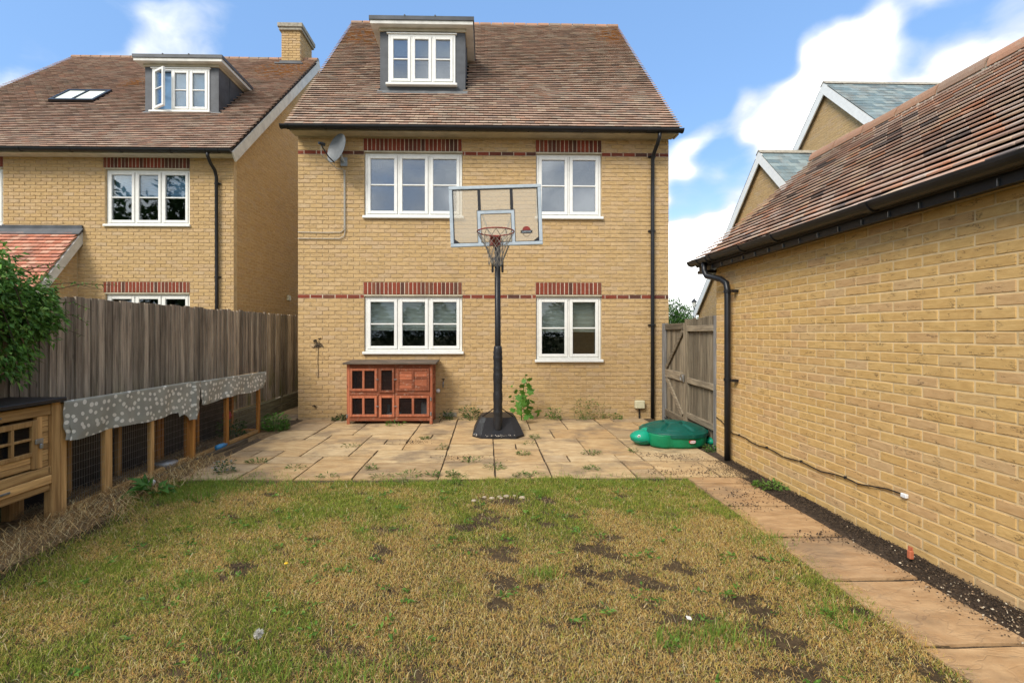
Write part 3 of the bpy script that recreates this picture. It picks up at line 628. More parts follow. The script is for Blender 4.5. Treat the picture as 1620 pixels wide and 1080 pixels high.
def dormer(parent, x0, x1, yw, zb, zt, tn, wx0, wx1, wz0, wz1, openleft, blind, ybk, gl='upper glass'):
    dn = MB()
    backing(dn, x0, x1, zb-.05, zt, yw, yw+.05, [(wx0, wx1, wz0, wz1)])
    for xa in (x0, x1-.03): dn.prism([(.05, -.05), (.05, zt-zb), (ybk-yw, zt-zb), ((zt-zb)/tn+.1, zt-zb-.05)], (xa, yw, zb), (0, 1, 0), (0, 0, 1), (1, 0, 0), .03)
    dm = dn.build('dormer', 'lead', parent)
    # lead seams on the cheek
    MB().box(x1, x1+.012, yw+.45, yw+.475, zb+.42*tn, zt-.02).build('lead_seam', 'lead', dm)
    # apron flashing
    ap = Vector((0, math.cos(math.atan(tn)), math.sin(math.atan(tn))))
    MB().prism([(-.09, .024), (.04, .024), (.04, .034), (-.09, .034)], (x0-.05, yw, zb), ap, (0, -ap.z, ap.y), (1, 0, 0), x1-x0+.10).build('apron_flashing', 'grey lead', dm)
    ov = .175
    MB().box(x0-ov, x1+ov, yw-ov, ybk+.15, zt+.075, zt+.15).build('lead_roof', 'lead', dm)
    MB().box(x0-ov+.02, x1+ov-.02, yw-ov+.02, ybk+.1, zt+.006, zt+.074).build('fascia_board', 'white board', dm)
    MB().box(x0-.02, x1+.02, yw-.03, ybk, zt-.055, zt+.004).build('frieze_board', 'cream board', dm)
    for fx in (.34, .63): MB().tube([(x0-ov+(x1-x0+2*ov)*fx, yw-ov-.006, zt+.155), (x0-ov+(x1-x0+2*ov)*fx, ybk, zt+.155)], .016, 8).build('lead_roll', 'lead', dm)
    # window frame with sashes as sub-parts of the dormer
    fr = MB(); fw = .045; yf = yw-.02; n = 3; lw = (wx1-wx0-2*fw)/3
    fr.bbox(wx0, wx0+fw, yf, yf+.07, wz0, wz1).bbox(wx1-fw, wx1, yf, yf+.07, wz0, wz1).bbox(wx0+fw, wx1-fw, yf+.001, yf+.07, wz1-fw, wz1).bbox(wx0+fw, wx1-fw, yf+.001, yf+.07, wz0, wz0+fw)
    for i in (1, 2): fr.bbox(wx0+fw+lw*i-.016, wx0+fw+lw*i+.016, yf+.002, yf+.06, wz0+fw, wz1-fw)
    fr.bbox(wx0-.03, wx1+.03, yf-.02, yf+.05, wz1+.002, wz1+.028); fr.build('window_frame', 'white upvc', dm)
    MB().bbox(wx0-.04, wx1+.04, yf-.07, yf+.02, wz0-.05, wz0-.004, .008).build('sill', 'white upvc', dm)
    for i in range(3):
        a = wx0+fw+lw*i+(0 if i == 0 else .016); b = wx0+fw+lw*(i+1)-(0 if i == 2 else .016); c, e = wz0+fw, wz1-fw; sw = .055
        mtx = Matrix.Translation((a, yf, 0)) @ Matrix.Rotation(-openleft, 4, 'Z') @ Matrix.Translation((-a, -yf, 0)) if (i == 0 and openleft) else None
        sh = MB(); ya, yb = yf-.014, yf+.04
        sh.bbox(a+.002, a+sw, ya, yb, c+.002, e-.002, .005, mtx).bbox(b-sw, b-.002, ya, yb, c+.002, e-.002, .005, mtx).bbox(a+sw, b-sw, ya+.001, yb, e-sw, e-.003, .005, mtx).bbox(a+sw, b-sw, ya+.001, yb, c+.003, c+sw, .005, mtx)
        sh.bbox(a+sw, b-sw, ya+.008, yb-.004, (c+e)/2-.012, (c+e)/2+.012, .003, mtx); sh.build('sash', 'white upvc', dm)
        MB().box(a+sw-.004, b-sw+.004, yf+.012, yf+.024, c+sw-.004, e-sw+.004, mtx).build('pane', gl, dm)
    MB().box(wx0+.04, wx1-.04, yf+.10, yf+.11, wz0+(wz1-wz0)*blind[1], wz1-.04).build('blind', blind[0], dm)
    return dm
TN = (9.65-5.2)/3.95
dormer(house, DX0, DX1, DY, 5.2+(DY-8.0)*TN, 7.54, TN, -1.925, -.615, 6.46, 7.43, 0, ('blind', .62), 10.2)

# --- left neighbour
NZ = Z0+.15; NY = 9.75; kn = lambda n: NZ+CH*n
op2 = [(-8.03, -6.28, kn(49), kn(65)), (-8.03, -6.28, .19, kn(30)), (-11.9, -10.14, kn(49), kn(65))]
so2 = [(-8.07, -6.27, kn(65)), (-8.07, -6.27, kn(30)), (-11.95, -10.13, kn(65))]
NX0, NX1 = -12.5, -5.35
NTN = (10.02-5.33)/4.8
ndx0, ndx1, ndy = -7.99, -6.29, 10.82
def n_skip(u, v):
    x = NX0-.15+u; y = 9.4+v*math.cos(math.atan(NTN))
    return (ndx0-.02 < x < ndx1+.02 and ndy-.02 < y < 12.2) or (-10.64 < x < -9.52 and 11.27 < y < 11.86)
nb, nroof, nsl, nV, nN = gable_house('neighbouring buff brick house with roof window, chimney and open dormer sash', NX0, NX1, NY, 18.6, NZ, (9.4, 5.33), (14.2, 10.02), .15,
    'buff brick', 68, op2, so2, (), 'neighbour tile', 300, 17, n_skip, True)
for i, (a, b, c, e) in enumerate(op2): window(nb, a+.008, b-.008, c+.014, e-.035, NY+.045, 3, 'glass', blind=('blue blind', .42) if i == 0 else None, splitbar=i != 1)
MB().box(NX0-.1, NX1+.1, 9.52, 9.75, 5.275, 5.30).box(NX0-.1, NX1+.1, 9.495, 9.52, 5.27, 5.40).build('soffit_board', 'white board', nb)
gutter(nb, (NX0-.15, 9.41, 5.335), (NX1+.12, 9.41, 5.32), .062, joints=[(x, .03) for x in (1.2, 2.2, 3.2, 4.2, 5.2, 6.2, 6.9)]+[(7.05, .14)])
dp = MB().tube([(-5.70, 9.41, 5.28), (-5.70, 9.42, 5.2), (-5.69, 9.5, 5.08), (-5.68, 9.63, 4.98), (-5.68, 9.69, 4.86), (-5.68, 9.70, 2.5), (-5.68, 9.70, .1)], .034, 12).build('downpipe', 'black plastic', nb, True)
for z in (4.72, 2.75): MB().tube([(-5.68, 9.70, z), (-5.68, 9.70, z+.03)], .042, 12).box(-5.75, -5.61, 9.72, 9.748, z, z+.025).build('pipe_bracket', 'black plastic', dp)
# barge boards on the gable towards our house
V2 = Vector((0, -nV.y, nV.z)); LB = (14.2-9.4)/math.cos(nsl)
bb = MB().prism([(-.02, -.05), (LB, -.05), (LB-.22*math.tan(nsl)*0, -.25), (-.02, -.25)], (NX1+.12, 9.4, 5.33), nV, nN, (1, 0, 0), .035)
bb.prism([(-.02, -.05), (LB, -.05), (LB, -.25), (-.02, -.25)], (NX1+.12, 19.0, 5.33), V2, (0, nN.y*-1, nN.z), (1, 0, 0), .034); bb.build('barge_board', 'white board', nb)
dormer(nb, ndx0, ndx1, ndy, 5.33+(ndy-9.4)*NTN, 7.86, NTN, -7.815, -6.495, 6.77, 7.76, .5, ('blue blind', .04), 12.25, 'glass')
# chimney
ch = MB().box(-6.20, -5.65, 13.92, 14.78, 9.2, 10.72).build('chimney', 'house mortar', nb)
ci = brick_items('-y', 13.905, -6.215, -5.635, 9.3, 1, 19, (), (), None, 31)+brick_items('+x', -5.635, 14.01, 14.8, 9.3, 1, 19, (), (), None, 32)
pieces(ch, ME_B['buff brick'], ci, 0, 'brick', 'chimney_brickwork')
MB().bbox(-6.27, -5.58, 13.85, 14.85, 10.72, 10.80, .01).bbox(-6.30, -5.55, 13.82, 14.88, 10.80, 10.93, .012).build('chimney_cap', 'stone concrete', ch)
MB().tube([(-5.93, 14.3, 10.92), (-5.93, 14.3, 11.05), (-5.93, 14.3, 11.07)], [.13, .12, .135], 14).build('chimney_pot', 'terracotta', ch)
MB().box(-6.25, -5.60, 13.86, 13.90, 9.62, 9.80).box(-6.33, -5.5, 13.70, 13.86, 9.62, 9.66).build('lead_flashing', 'lead', ch)
# roof window
def onroof(x, y, off=0.0): return Vector((x, y, 5.33+(y-9.4)*NTN))+nN*off
sk = MB()
for (xa, xb, ya, yb) in ((-10.62, -10.55, 11.29, 11.84), (-9.61, -9.54, 11.29, 11.84), (-10.55, -9.61, 11.29, 11.34), (-10.55, -9.61, 11.79, 11.84), (-10.11, -10.06, 11.34, 11.79)):
    Lq = (yb-ya)/math.cos(nsl); sk.prism([(0, .0), (Lq, .0), (Lq, .085), (0, .085)], onroof(xa, ya), nV, nN, (1, 0, 0), xb-xa)
sko = sk.build('roof_window', 'black plastic', nb)
for (xa, xb) in ((-10.55, -10.11), (-10.06, -9.61)):
    Lq = .45/math.cos(nsl); MB().prism([(0, .055), (Lq, .055), (Lq, .065), (0, .065)], onroof(xa, 11.34), nV, nN, (1, 0, 0), xb-xa).build('pane', 'blind', sko)
# lean-to
lx0, lx1 = -12.4, -8.50; ly0 = 8.72; lt = 3.74; lb = 2.36; lan = math.atan2(lt-lb, NY-ly0); lV = Vector((0, math.cos(lan), math.sin(lan))); lN = Vector((0, -math.sin(lan), math.cos(lan))); lL = math.hypot(NY-ly0, lt-lb)
ln = MB().prism([(0, 0), (lL, 0), (lL, -.06), (0, -.06)], (lx0, ly0, lb), lV, lN, (1, 0, 0), lx1-lx0-.04)
ln.prism([(8.86, -.07), (9.75, -.07), (9.75, 3.6), (8.86, 2.42)], (lx1-.2, 0, 0), (0, 1, 0), (0, 0, 1), (1, 0, 0), .1)
ln.box(lx0, lx1-.1, 8.86, 8.96, -.07, 2.42); lo = ln.build('lean_to', 'house mortar', nb)
pieces(lo, tile_mesh('red tile', .165, .1, .013), tile_items((lx0, ly0, lb), (1, 0, 0), lV, lx1-lx0, lL, .165, .1, .036, None, 41), 120, 'tile', 'lean_to_tiles')
pieces(lo, ME_B['buff brick'], brick_items('+x', lx1-.095, 8.86, 9.74, NZ, -1, 46, (), (), lambda y: 2.36+(y-8.8)*math.tan(lan)-.1, 43), 0, 'brick', 'lean_to_brickwork')
MB().prism([(0, -.02), (lL+.02, -.02), (lL+.02, -.17), (0, -.17)], (lx1-.03, ly0, lb), lV, lN, (1, 0, 0), .04).build('verge_board', 'white board', lo)
MB().prism([(lL-.16, .03), (lL+.02, .03), (lL+.02, .045), (lL-.16, .045)], (lx0, ly0, lb), lV, lN, (1, 0, 0), lx1-lx0+.04).box(lx0, lx1+.02, 9.715, 9.746, 3.72, 3.84).build('lead_flashing', 'lead', lo)
tag(MB().bbox(NX1+.001, NX1+.05, 12.28, 12.46, 2.46, 2.60, .01).build('vent_cover', 'cream plastic'), 'small cream vent cover on the side wall of the neighbouring house', 'vent')

# --- slate roofed house on the right
sh_ = thing('house', 'distant buff brick house with grey slate roofs and white barge boards', 'house', (12, 13.6, 0))
def slate_block(xa, xb, yr, zr, ze, seed, nparts):
    an = R(47); run = (zr-ze)/math.tan(an); y0, y1 = yr-run, yr+run; ov = .14
    wa = MB().prism([(y0+.2, -.07), (y1-.2, -.07), (y1-.2, ze+.12), (yr, zr-.12), (y0+.2, ze+.12)], (xa+.008, 0, 0), (0, 1, 0), (0, 0, 1), (1, 0, 0), xb-xa-.01).build('wall', 'house mortar', sh_)
    top = lambda y: zr-.2-abs(y-yr)*math.tan(an)
    pieces(wa, ME_B['buff brick'], [Matrix.Translation(m.translation) @ m.to_3x3().to_4x4() for m in brick_items('-x', xa, y0+.2, y1-.2, .0, max(0, int((ze-1.2)/CH)), int(zr/CH), (), (), top, seed)], 0, 'brick', 'brickwork')
    V = Vector((0, math.cos(an), math.sin(an))); N = Vector((0, -math.sin(an), math.cos(an))); L = run/math.cos(an)
    V2 = Vector((0, -V.y, V.z)); N2 = Vector((0, -N.y, N.z))
    dk = MB().prism([(0, 0), (L, 0), (L, -.06), (0, -.06)], (xa-ov+.02, y0, ze), V, N, (1, 0, 0), xb-xa+ov)
    dk.prism([(0, 0), (L, 0), (L, -.06), (0, -.06)], (xa-ov+.02, y1, ze), V2, N2, (1, 0, 0), xb-xa+ov); ro = dk.build('roof', 'roof deck', sh_)
    its = tile_items((xa-ov, y0, ze), (1, 0, 0), V, xb-xa+ov, L, .27, .2, .009, None, seed)
    pieces(ro, tile_mesh('slate', .27, .2, .009), its, nparts, 'slate', 'slates', hide=lambda p: p.z < 4.6 or (p.x-3)/p.y > 1.1)
    it2 = tile_items((xa-ov, y1, ze), (1, 0, 0), V2, xb-xa+ov, L, .27, .2, .009, None, seed); pieces(ro, tile_mesh('slate', .27, .2, .009), it2, 0, 'slate', 'rear_slates')
    MB().prism([(0, -.015), (L, -.015), (L, -.24), (0, -.24)], (xa-ov, y0, ze), V, N, (1, 0, 0), .035).prism([(0, -.015), (L, -.015), (L, -.24), (0, -.24)], (xa-ov+.001, y1, ze), V2, N2, (1, 0, 0), .035).build('barge_board', 'white upvc', ro)
    MB().prism([(-.13, -.10), (0, .035), (.13, -.10), (0, -.02)], (xa-ov-.01, yr, zr+.02), (0, 1, 0), (0, 0, 1), (1, 0, 0), xb-xa+ov).build('ridge', 'stone concrete', ro)
slate_block(10.35, 18.5, 13.6, 9.17, 5.2, 51, 90); slate_block(8.45, 10.345, 13.75, 7.13, 2.35, 57, 130)

# ------------------------------------------------------------------ garage
GX, GY1, GY0 = 3.0, 5.89, -0.3
gr = thing('garage', 'single storey buff brick garage with red tiled roof and black gutter', 'garage', (4.5, 2.8, 0))
wm = MB().box(GX+.004, GX+.10, GY0, GY1-.004, -.07, 2.44).box(GX+.10, 6.0, GY1-.10, GY1-.004, -.07, 2.44).box(5.9, 6.0, GY0, GY1-.10, -.07, 2.44).box(GX+.1, 5.9, GY0, GY0+.1, -.07, 2.44)
wm.prism([(3.0, 2.44), (6.0, 2.44), (4.5, 3.75)], (0, GY1-.004, 0), (1, 0, 0), (0, 0, 1), (0, -1, 0), .1)
gw = wm.build('wall', 'garage mortar', gr)
gi = brick_items('-x', GX, GY0, GY1, .012, -1, 33, (), (), None, 77)
pieces(gw, ME_B['garage brick'], gi, 300, 'brick', 'brickwork')
ga = math.atan2(3.93-2.50, 4.5-2.79); gV = Vector((math.cos(ga), 0, math.sin(ga))); gN = Vector((-math.sin(ga), 0, math.cos(ga))); gL = math.hypot(4.5-2.79, 1.43)
dk = MB().prism([(0, 0), (gL, 0), (gL, -.06), (0, -.06)], (2.79, -.5, 2.50), gV, gN, (0, 1, 0), 6.56)
dk.prism([(0, 0), (gL, 0), (gL, -.06), (0, -.06)], (6.21, -.5, 2.50), (-gV.x, 0, gV.z), (-gN.x, 0, gN.z), (0, 1, 0), 6.56); gro = dk.build('roof', 'roof deck', gr)
ti = tile_items((2.77, 6.08, 2.50), (0, -1, 0), gV, 6.6, gL, .165, .1, .037, None, 81)
pieces(gro, tile_mesh('garage tile', .165, .1, .014), ti, 300, 'tile', 'roof_tiles')
ridge_tiles(gro, (4.5, 6.09, 3.905), (4.5, -.5, 3.905), .14, .45, 'ridge clay')
rb = random.Random(4); bed = MB()
for i in range(260):
    y = -.4+i*.025; bed.bbox(4.365+rb.uniform(-.012, .008), 4.42, y, y+rb.uniform(.015, .03), 3.83+rb.uniform(-.02, .01), 3.89+rb.uniform(-.01, .014), .006)
bed.build('ridge_bedding', 'stone concrete', gro)
gutter(gr, (2.785, 6.12, 2.545), (2.785, -.5, 2.50), .064, joints=[(.12, .14), (.42, .07), (.56, .03), (1.2, .04), (1.75, .06), (2.85, .06), (3.85, .05)], out=(-1, 0, 0))
MB().box(2.85, 2.875, -.4, 6.05, 2.395, 2.52).box(2.875, 3.0, -.4, 6.05, 2.42, 2.44).bbox(2.83, 3.02, 5.88, 6.06, 2.37, 2.41).build('fascia_board', 'black plastic', gr)
clip = MB()
for i in range(24): clip.box(2.838, 2.849, .4+i*.23, .406+i*.23, 2.40, 2.44)
clip.build('felt_clips', 'galvanised', gr)
dp = MB().tube([(2.785, 5.78, 2.49), (2.785, 5.78, 2.38), (2.80, 5.74, 2.31), (2.90, 5.58, 2.25), (2.925, 5.50, 2.19), (2.925, 5.47, 2.10), (2.925, 5.47, 1.0), (2.925, 5.47, .03)], .036, 14).build('downpipe', 'black plastic', gr, True)
for z in (2.07, 1.0): MB().tube([(2.925, 5.47, z), (2.925, 5.47, z+.035)], .044, 14).box(2.955, 2.998, 5.40, 5.42, z, z+.03).box(2.92, 2.998, 5.355, 5.38, z, z+.03).build('pipe_bracket', 'black plastic', dp)

# ------------------------------------------------------------------ fence on the left
fe = thing('fence', 'tall weathered feather edge board fence behind the run', 'fence', (-4.15, 6, 0))
y = 1.2; fbm = {}
rf = random.Random(8)
while y < 11.8:
    wd = rf.uniform(.078, .102); b = MB(); h = 1.935+rf.uniform(-.012, .01)+.006*(y-4)
    b.prism([(0, .0), (wd+.02, -.018), (wd+.02, -.026), (0, -.022)], (-4.115+rf.uniform(-.004, .004), y, .33+rf.uniform(-.01, .005)), (0, 1, 0), (1, 0, 0), (0, 0, 1), h-.33)
    b.build('board', 'fence wood', fe); y += wd
for z in (.55, 1.15, 1.75): MB().box(-4.20, -4.142, 1.2, 11.8, z, z+.08).build('rail', 'fence wood', fe)
for i in range(6): MB().box(-4.27, -4.17, 1.3+2*i, 1.4+2*i, -.07, 1.9).build('post', 'fence wood', fe)
for a, b_, z in ((1.2, 7.6, .30), (7.61, 9.15, .30), (9.16, 11.8, .31)): MB().bbox(-4.125, -4.09, a, b_, .17, z, .008).bbox(-4.12, -4.085, a, b_, -.05, .165, .008).build('gravel_board', 'gravel wood', fe)

# ------------------------------------------------------------------ gate and panel beside the garage
def gate_frame(t, off=0.0, z=0.0):
    a = Vector((3.26, 8.30, 0)); b = Vector((3.125, 6.06, 0)); d_ = (b-a).normalized(); n = Vector((-abs(d_.y), d_.x*(-1 if d_.y > 0 else 1), 0)).normalized()
    if n.x > 0: n = -n
    return a+d_*t+n*off+Vector((0, 0, z)), d_, n
def gbox(mb, t0, t1, o0, o1, z0, z1, c=.004):
    p, d_, n = gate_frame(0); m = frame_from(p, d_, n, Vector((0, 0, 1))); return mb.bbox(t0, t1, o0, o1, z0, z1, c, m)
def gbar(mb, ta, za, tb, zb, wd, o0, o1):
    p, d_, n = gate_frame(0); q = Vector((tb-ta, zb-za)); ln = q.length; q.normalize(); pn = Vector((-q.y, q.x))
    pts = [(ta+pn.x*wd/2, za+pn.y*wd/2), (ta-pn.x*wd/2, za-pn.y*wd/2), (tb-pn.x*wd/2, zb-pn.y*wd/2), (tb+pn.x*wd/2, zb+pn.y*wd/2)]
    return mb.prism(pts, p+n*o0, d_, (0, 0, 1), n, o1-o0)
ga_ = thing('gate', 'weathered wooden side gate with diagonal braces next to the house wall', 'gate', gate_frame(.55)[0])
t = .09
while t < 1.08:
    wd = rf.uniform(.105, .13); gbox(MB(), t, min(t+wd-.004, 1.10), -.02, -.002+rf.uniform(-.002, .002), .07, 1.70+rf.uniform(-.005, .005)).build('board', 'gate wood', ga_); t += wd
gbox(MB(), .075, .15, 0, .035, .06, 1.74).build('stile', 'grey post', ga_); gbox(MB(), 1.04, 1.115, 0, .035, .06, 1.74).build('stile', 'gate wood', ga_)
for z0, z1 in ((1.64, 1.745), (.80, .94), (.10, .22)): gbox(MB(), .15, 1.04, .0, .033, z0, z1).build('rail', 'gate rail', ga_)
gbar(MB(), .17, .96, .99, 1.62, .075, .001, .032).build('brace', 'gate rail', ga_); gbar(MB(), .18, .78, .97, .24, .075, .001, .032).build('brace', 'gate rail', ga_)
gbox(MB(), .0, .07, -.05, .04, 0, 1.76).build('gate_post', 'grey post', ga_)
lt_ = gbox(gbox(MB(), 1.0, 1.10, .036, .046, .83, .90), 1.07, 1.12, .046, .06, .80, .92).build('latch', 'galvanised', ga_)
MB().tube([gate_frame(1.03, .06, .865)[0]+Vector((0, .05*math.cos(q), .05*math.sin(q))) for q in [i*math.pi/6 for i in range(13)]], .006, 6).build('ring_handle', 'galvanised', lt_)
fp = thing('short_fence', 'weathered fixed wooden panel with three rails between gate and garage', 'fence', gate_frame(1.7)[0])
gbox(MB(), 1.125, 1.215, -.05, .045, 0, 1.80).build('post', 'gate wood', fp)
t = 1.22
while t < 2.12:
    wd = rf.uniform(.10, .128); gbox(MB(), t, min(t+wd-.004, 2.15), -.02, -.002+rf.uniform(-.002, .002), .05, 1.80+rf.uniform(-.012, .012)+.02*(t-1.2)).build('board', 'gate wood', fp); t += wd
for z in (1.61, .80, .25): gbox(MB(), 1.21, 2.16, 0, .045, z, z+.085).build('rail', 'gate rail', fp)
gbox(MB(), 2.155, 2.235, -.04, .04, 0, 1.82).build('post', 'grey post', fp)

# ------------------------------------------------------------------ coop, run and cloths
cp = thing('chicken_coop', 'small honey coloured wooden coop with four pane door beside the run', 'coop', (-3.9, 3.3, 0))
FX = -3.67
def fbox(y0, y1, z0, z1, o0, o1, c=.004): return MB().bbox(FX+o0, FX+o1, y0, y1, z0, z1, c)
for ya in (2.45, 3.90): fbox(ya, ya+.075, 0.0, 1.0, -.05, .022).build('leg', 'coop wood', cp)
for ya in (2.45, 3.90): MB().bbox(-4.07, -4.0, ya, ya+.07, 0, 1.0).build('leg', 'coop wood', cp)
fbox(2.53, 3.90, .90, .985, -.03, .012).build('top_rail', 'coop rail', cp); fbox(2.53, 3.90, .40, .47, -.03, .014).build('bottom_rail', 'coop rail', cp)
for i in range(9): fbox(3.838, 3.898, .472+i*.0475, .472+i*.0475+.0455, -.03, -.006, .005).build('board', 'coop rail', cp)
for i in range(9): fbox(2.53, 3.34, .472+i*.0475, .472+i*.0475+.0455, -.03, -.006, .005).build('board', 'coop rail', cp)
fbox(3.79, 3.836, .472, .898, -.03, .006).build('door_jamb', 'coop wood', cp); fbox(3.345, 3.39, .472, .898, -.03, .006).build('door_jamb', 'coop wood', cp)
dr = fbox(3.394, 3.44, .48, .875, -.02, .016)
for a in (fbox(3.742, 3.787, .48, .875, -.02, .016), fbox(3.44, 3.742, .83, .875, -.02, .015), fbox(3.44, 3.742, .585, .62, -.02, .015), fbox(3.44, 3.742, .716, .736, -.018, .013), fbox(3.58, 3.603, .62, .83, -.018, .014)): dr.add(a.v, a.f)
dro = dr.build('door', 'coop wood', cp)
for i in range(2): fbox(3.44, 3.742, .485+i*.05, .533+i*.05, -.02, .002, .005).build('door_board', 'coop rail', dro)
MB().box(FX-.014, FX-.010, 3.44, 3.742, .62, .83).build('wire_screen', 'fine mesh', dro)
fbox(3.755, 3.82, .68, .72, .017, .03).build('bolt', 'galvanised', dro); fbox(3.79, 3.82, .635, .68, .014, .034, .008).build('padlock', 'galvanised', dro)
fbox(2.53, 3.90, .325, .395, -.03, .02).build('drawer_front', 'coop rail', cp); fbox(3.45, 3.56, .352, .37, .021, .03).build('drawer_handle', 'galvanised', cp)
fbox(2.53, 3.90, .265, .32, -.03, .004).build('drawer_rail', 'coop rail', cp)
MB().box(-4.05, -3.72, 2.5, 3.9, .30, .32).box(-4.07, -4.05, 2.52, 3.9, .3, .98).box(-4.05, -3.72, 3.9, 3.915, .3, .98).build('box_panel', 'coop rail', cp)
MB().bbox(-4.09, FX+.07, 2.38, 3.985, 1.0, 1.035, .006).build('roof', 'black vinyl', cp); fbox(3.42, 3.50, .93, .945, .012, .03).build('clasp', 'galvanised', cp)
rn = thing('wire_run', 'long low timber framed wire run along the fence', 'animal run', (-3.9, 5.5, 0))
PY = [(4.00, .06, 'coop wood'), (4.46, .085, 'coop wood'), (5.06, .05, 'coop wood'), (5.66, .05, 'run post'), (5.72, .045, 'run post'), (6.42, .06, 'run post'), (7.28, .05, 'run post')]
def rx(y): return FX+(.02*(y-4) if y > 5.7 else 0)
for (py, wd, m) in PY:
    MB().bbox(rx(py)-.05, rx(py), py, py+wd, 0, .975-.006*(py-4), .005).build('post', m, rn)
    MB().bbox(-4.07, -4.025, py, py+.05, 0, .86, .005).build('post', m, rn)
for a, b_ in ((4.06, 4.46), (4.545, 5.06), (5.11, 5.66), (5.765, 6.42), (6.48, 7.28)):
    MB().bbox(rx(a)-.042, rx(b_)-.006, a, b_, .01, .06, .005).build('bottom_rail', 'coop rail', rn)
    MB().bbox(rx(a)-.042, rx(b_)-.006, a, b_, .92, .962, .005).build('top_rail', 'coop rail', rn)
    mb = MB(); n = int((b_-a)/.026)
    for i in range(1, n): mb.box(rx(a)-.010, rx(a)-.0086, a+i*.026, a+i*.026+.0014, .06, .92)
    for i in range(1, 12): mb.box(rx(a)-.0102, rx(a)-.0088, a, b_, .06+i*.072, .0614+i*.072)
    mb.build('wire_panel', 'galvanised', rn)
MB().box(-4.082, -4.072, 4.0, 7.3, .02, .86).build('shade_backing', 'black vinyl', rn); MB().box(-4.05, rx(7.28)-.05, 7.29, 7.33, .80, .835).box(-4.05, rx(7.28)-.05, 7.29, 7.33, .02, .06).build('end_rail', 'run post', rn)  # dark sheet added behind the posts to make the run look shaded inside
def cloth(label, y0, y1, drop, ends, seed, zt):
    rc = random.Random(seed); ph = [rc.uniform(0, 6) for _ in range(6)]; top = .42
    def fn(u, v):
        yy = y0+(y1-y0)*u; dl = drop(u); tot = top+dl; s = tot*v
        wob = .010*math.sin(23*u+ph[0])+.008*math.sin(41*u+ph[1])+.006*math.sin(9*u+ph[2])
        if s < top:
            a = s/top; x = -4.08+a*(rx(yy)+.03+4.08); z = zt(u)+.008-.11*(1-a)-.010*math.sin(math.pi*a)*(.6+.4*math.sin(12*u+ph[3]))
        else:
            q = (s-top)/dl; x = rx(yy)+.032+wob*(.35+q)*.8+.016*q*math.sin(15*u+ph[4]+q*2); z = zt(u)+.004-(s-top)
            yy += ends*(.03*q*math.sin(6*u+ph[5]))+.010*math.sin(17*q+7*u)*q
            if u < .03 or u > .97: yy += (.045 if u < .03 else -.02)*q*q
        return (x, yy, z)
    o = MB().grid(fn, 150, 46, lambda u, v: ((y1-y0)*u, (top+drop(u))*v)).build('cloth', 'dotted cloth', None, True)
    return tag(o, label, 'cloth', None)
def drop1(u):
    z = .335+.012*math.sin(14*u)+.02*(u if u < .4 else .4)*2
    if u > .90: z = .46+.0*u
    elif u > .80: z = .40+.03*math.sin((u-.8)*16)-.045*math.sin((u-.8)/.1*math.pi)
    return z
cloth('grey cloth with white dots hanging low over the run next to the coop', 4.0, 5.80, drop1, 1.0, 2, lambda u: .99-.012*u)
cloth('grey cloth with white dots on the far end of the run, shorter drop', 5.815, 7.44, lambda u: .30-.04*u+.014*math.sin(11*u)-(.05 if u > .96 else 0), .6, 6, lambda u: .972-.015*u)
tag(MB().bbox(-3.56, -3.52, 4.1, 5.55, -.03, .045).bbox(-3.57, -3.53, 5.57, 6.7, -.03, .05, .004, Matrix.Translation((-3.55, 5.57, 0)) @ Matrix.Rotation(R(-3), 4, 'Z') @ Matrix.Translation((3.55, -5.57, 0))).build('edging_board', 'edging wood'), 'weathered timber edging between run and lawn', 'edging')
b = MB().tube([(-3.60, 6.15, .05), (-3.60, 6.22, .05), (-3.595, 6.30, .05), (-3.59, 6.33, .05), (-3.59, 6.36, .05)], [.036, .037, .036, .016, .015], 12)
tag(b.build('bottle', 'bottle blue', None, True), 'blue plastic bottle lying against the run post', 'bottle')
tag(MB().tube([(-3.72, 5.36, .02), (-3.72, 5.36, .06), (-3.72, 5.36, .085)], [.09, .105, .12], 18).build('bowl', 'bowl grey', None, True), 'small grey bowl inside the wire run', 'bowl')

# ------------------------------------------------------------------ rabbit hutch
hu = thing('rabbit_hutch', 'two storey red brown wooden rabbit hutch against the house wall', 'hutch', (-1.66, 8.05, 0))
hx0, hx1, hy0, hy1 = -2.395, -.93, 7.84, 8.31
for x in (hx0, hx1-.05):
    for yy in (hy0, hy1-.05): MB().bbox(x, x+.05, yy, yy+.05, 0.02, 1.05, .004).build('leg', 'hutch post', hu)
for z0, z1 in ((.985, 1.05), (.515, .585), (.075, .145)): MB().bbox(hx0+.05, hx1-.05, hy0+.004, hy0+.045, z0, z1, .004).build('front_rail', 'hutch wood', hu)
MB().box(hx0+.01, hx1-.01, hy1-.03, hy1-.02, .08, 1.04).box(hx0+.02, hx1-.02, hy0+.05, hy1-.03, .08, .10).box(hx0+.02, hx1-.02, hy0+.05, hy1-.03, .53, .55).box(hx0+.012, hx0+.024, hy0+.05, hy1-.05, .08, 1.04).build('inner_panel', 'hutch wood', hu)
for i in range(11): MB().bbox(hx1-.026, hx1-.008+.004, hy0+.052, hy1-.052, .08+i*.0875, .08+i*.0875+.085, .006).build('side_board', 'hutch wood', hu)
MB().bbox(hx0-.05, hx1+.07, hy0-.07, hy1+.03, 1.052, 1.08, .004, Matrix.Translation((0, hy0, 1.05)) @ Matrix.Rotation(R(2.5), 4, 'X') @ Matrix.Translation((0, -hy0, -1.05))).build('roof', 'hutch felt', hu)
cw = (hx1-hx0-.1); c0 = hx0+.05; d1, d2 = c0+cw*.365, c0+cw*.565
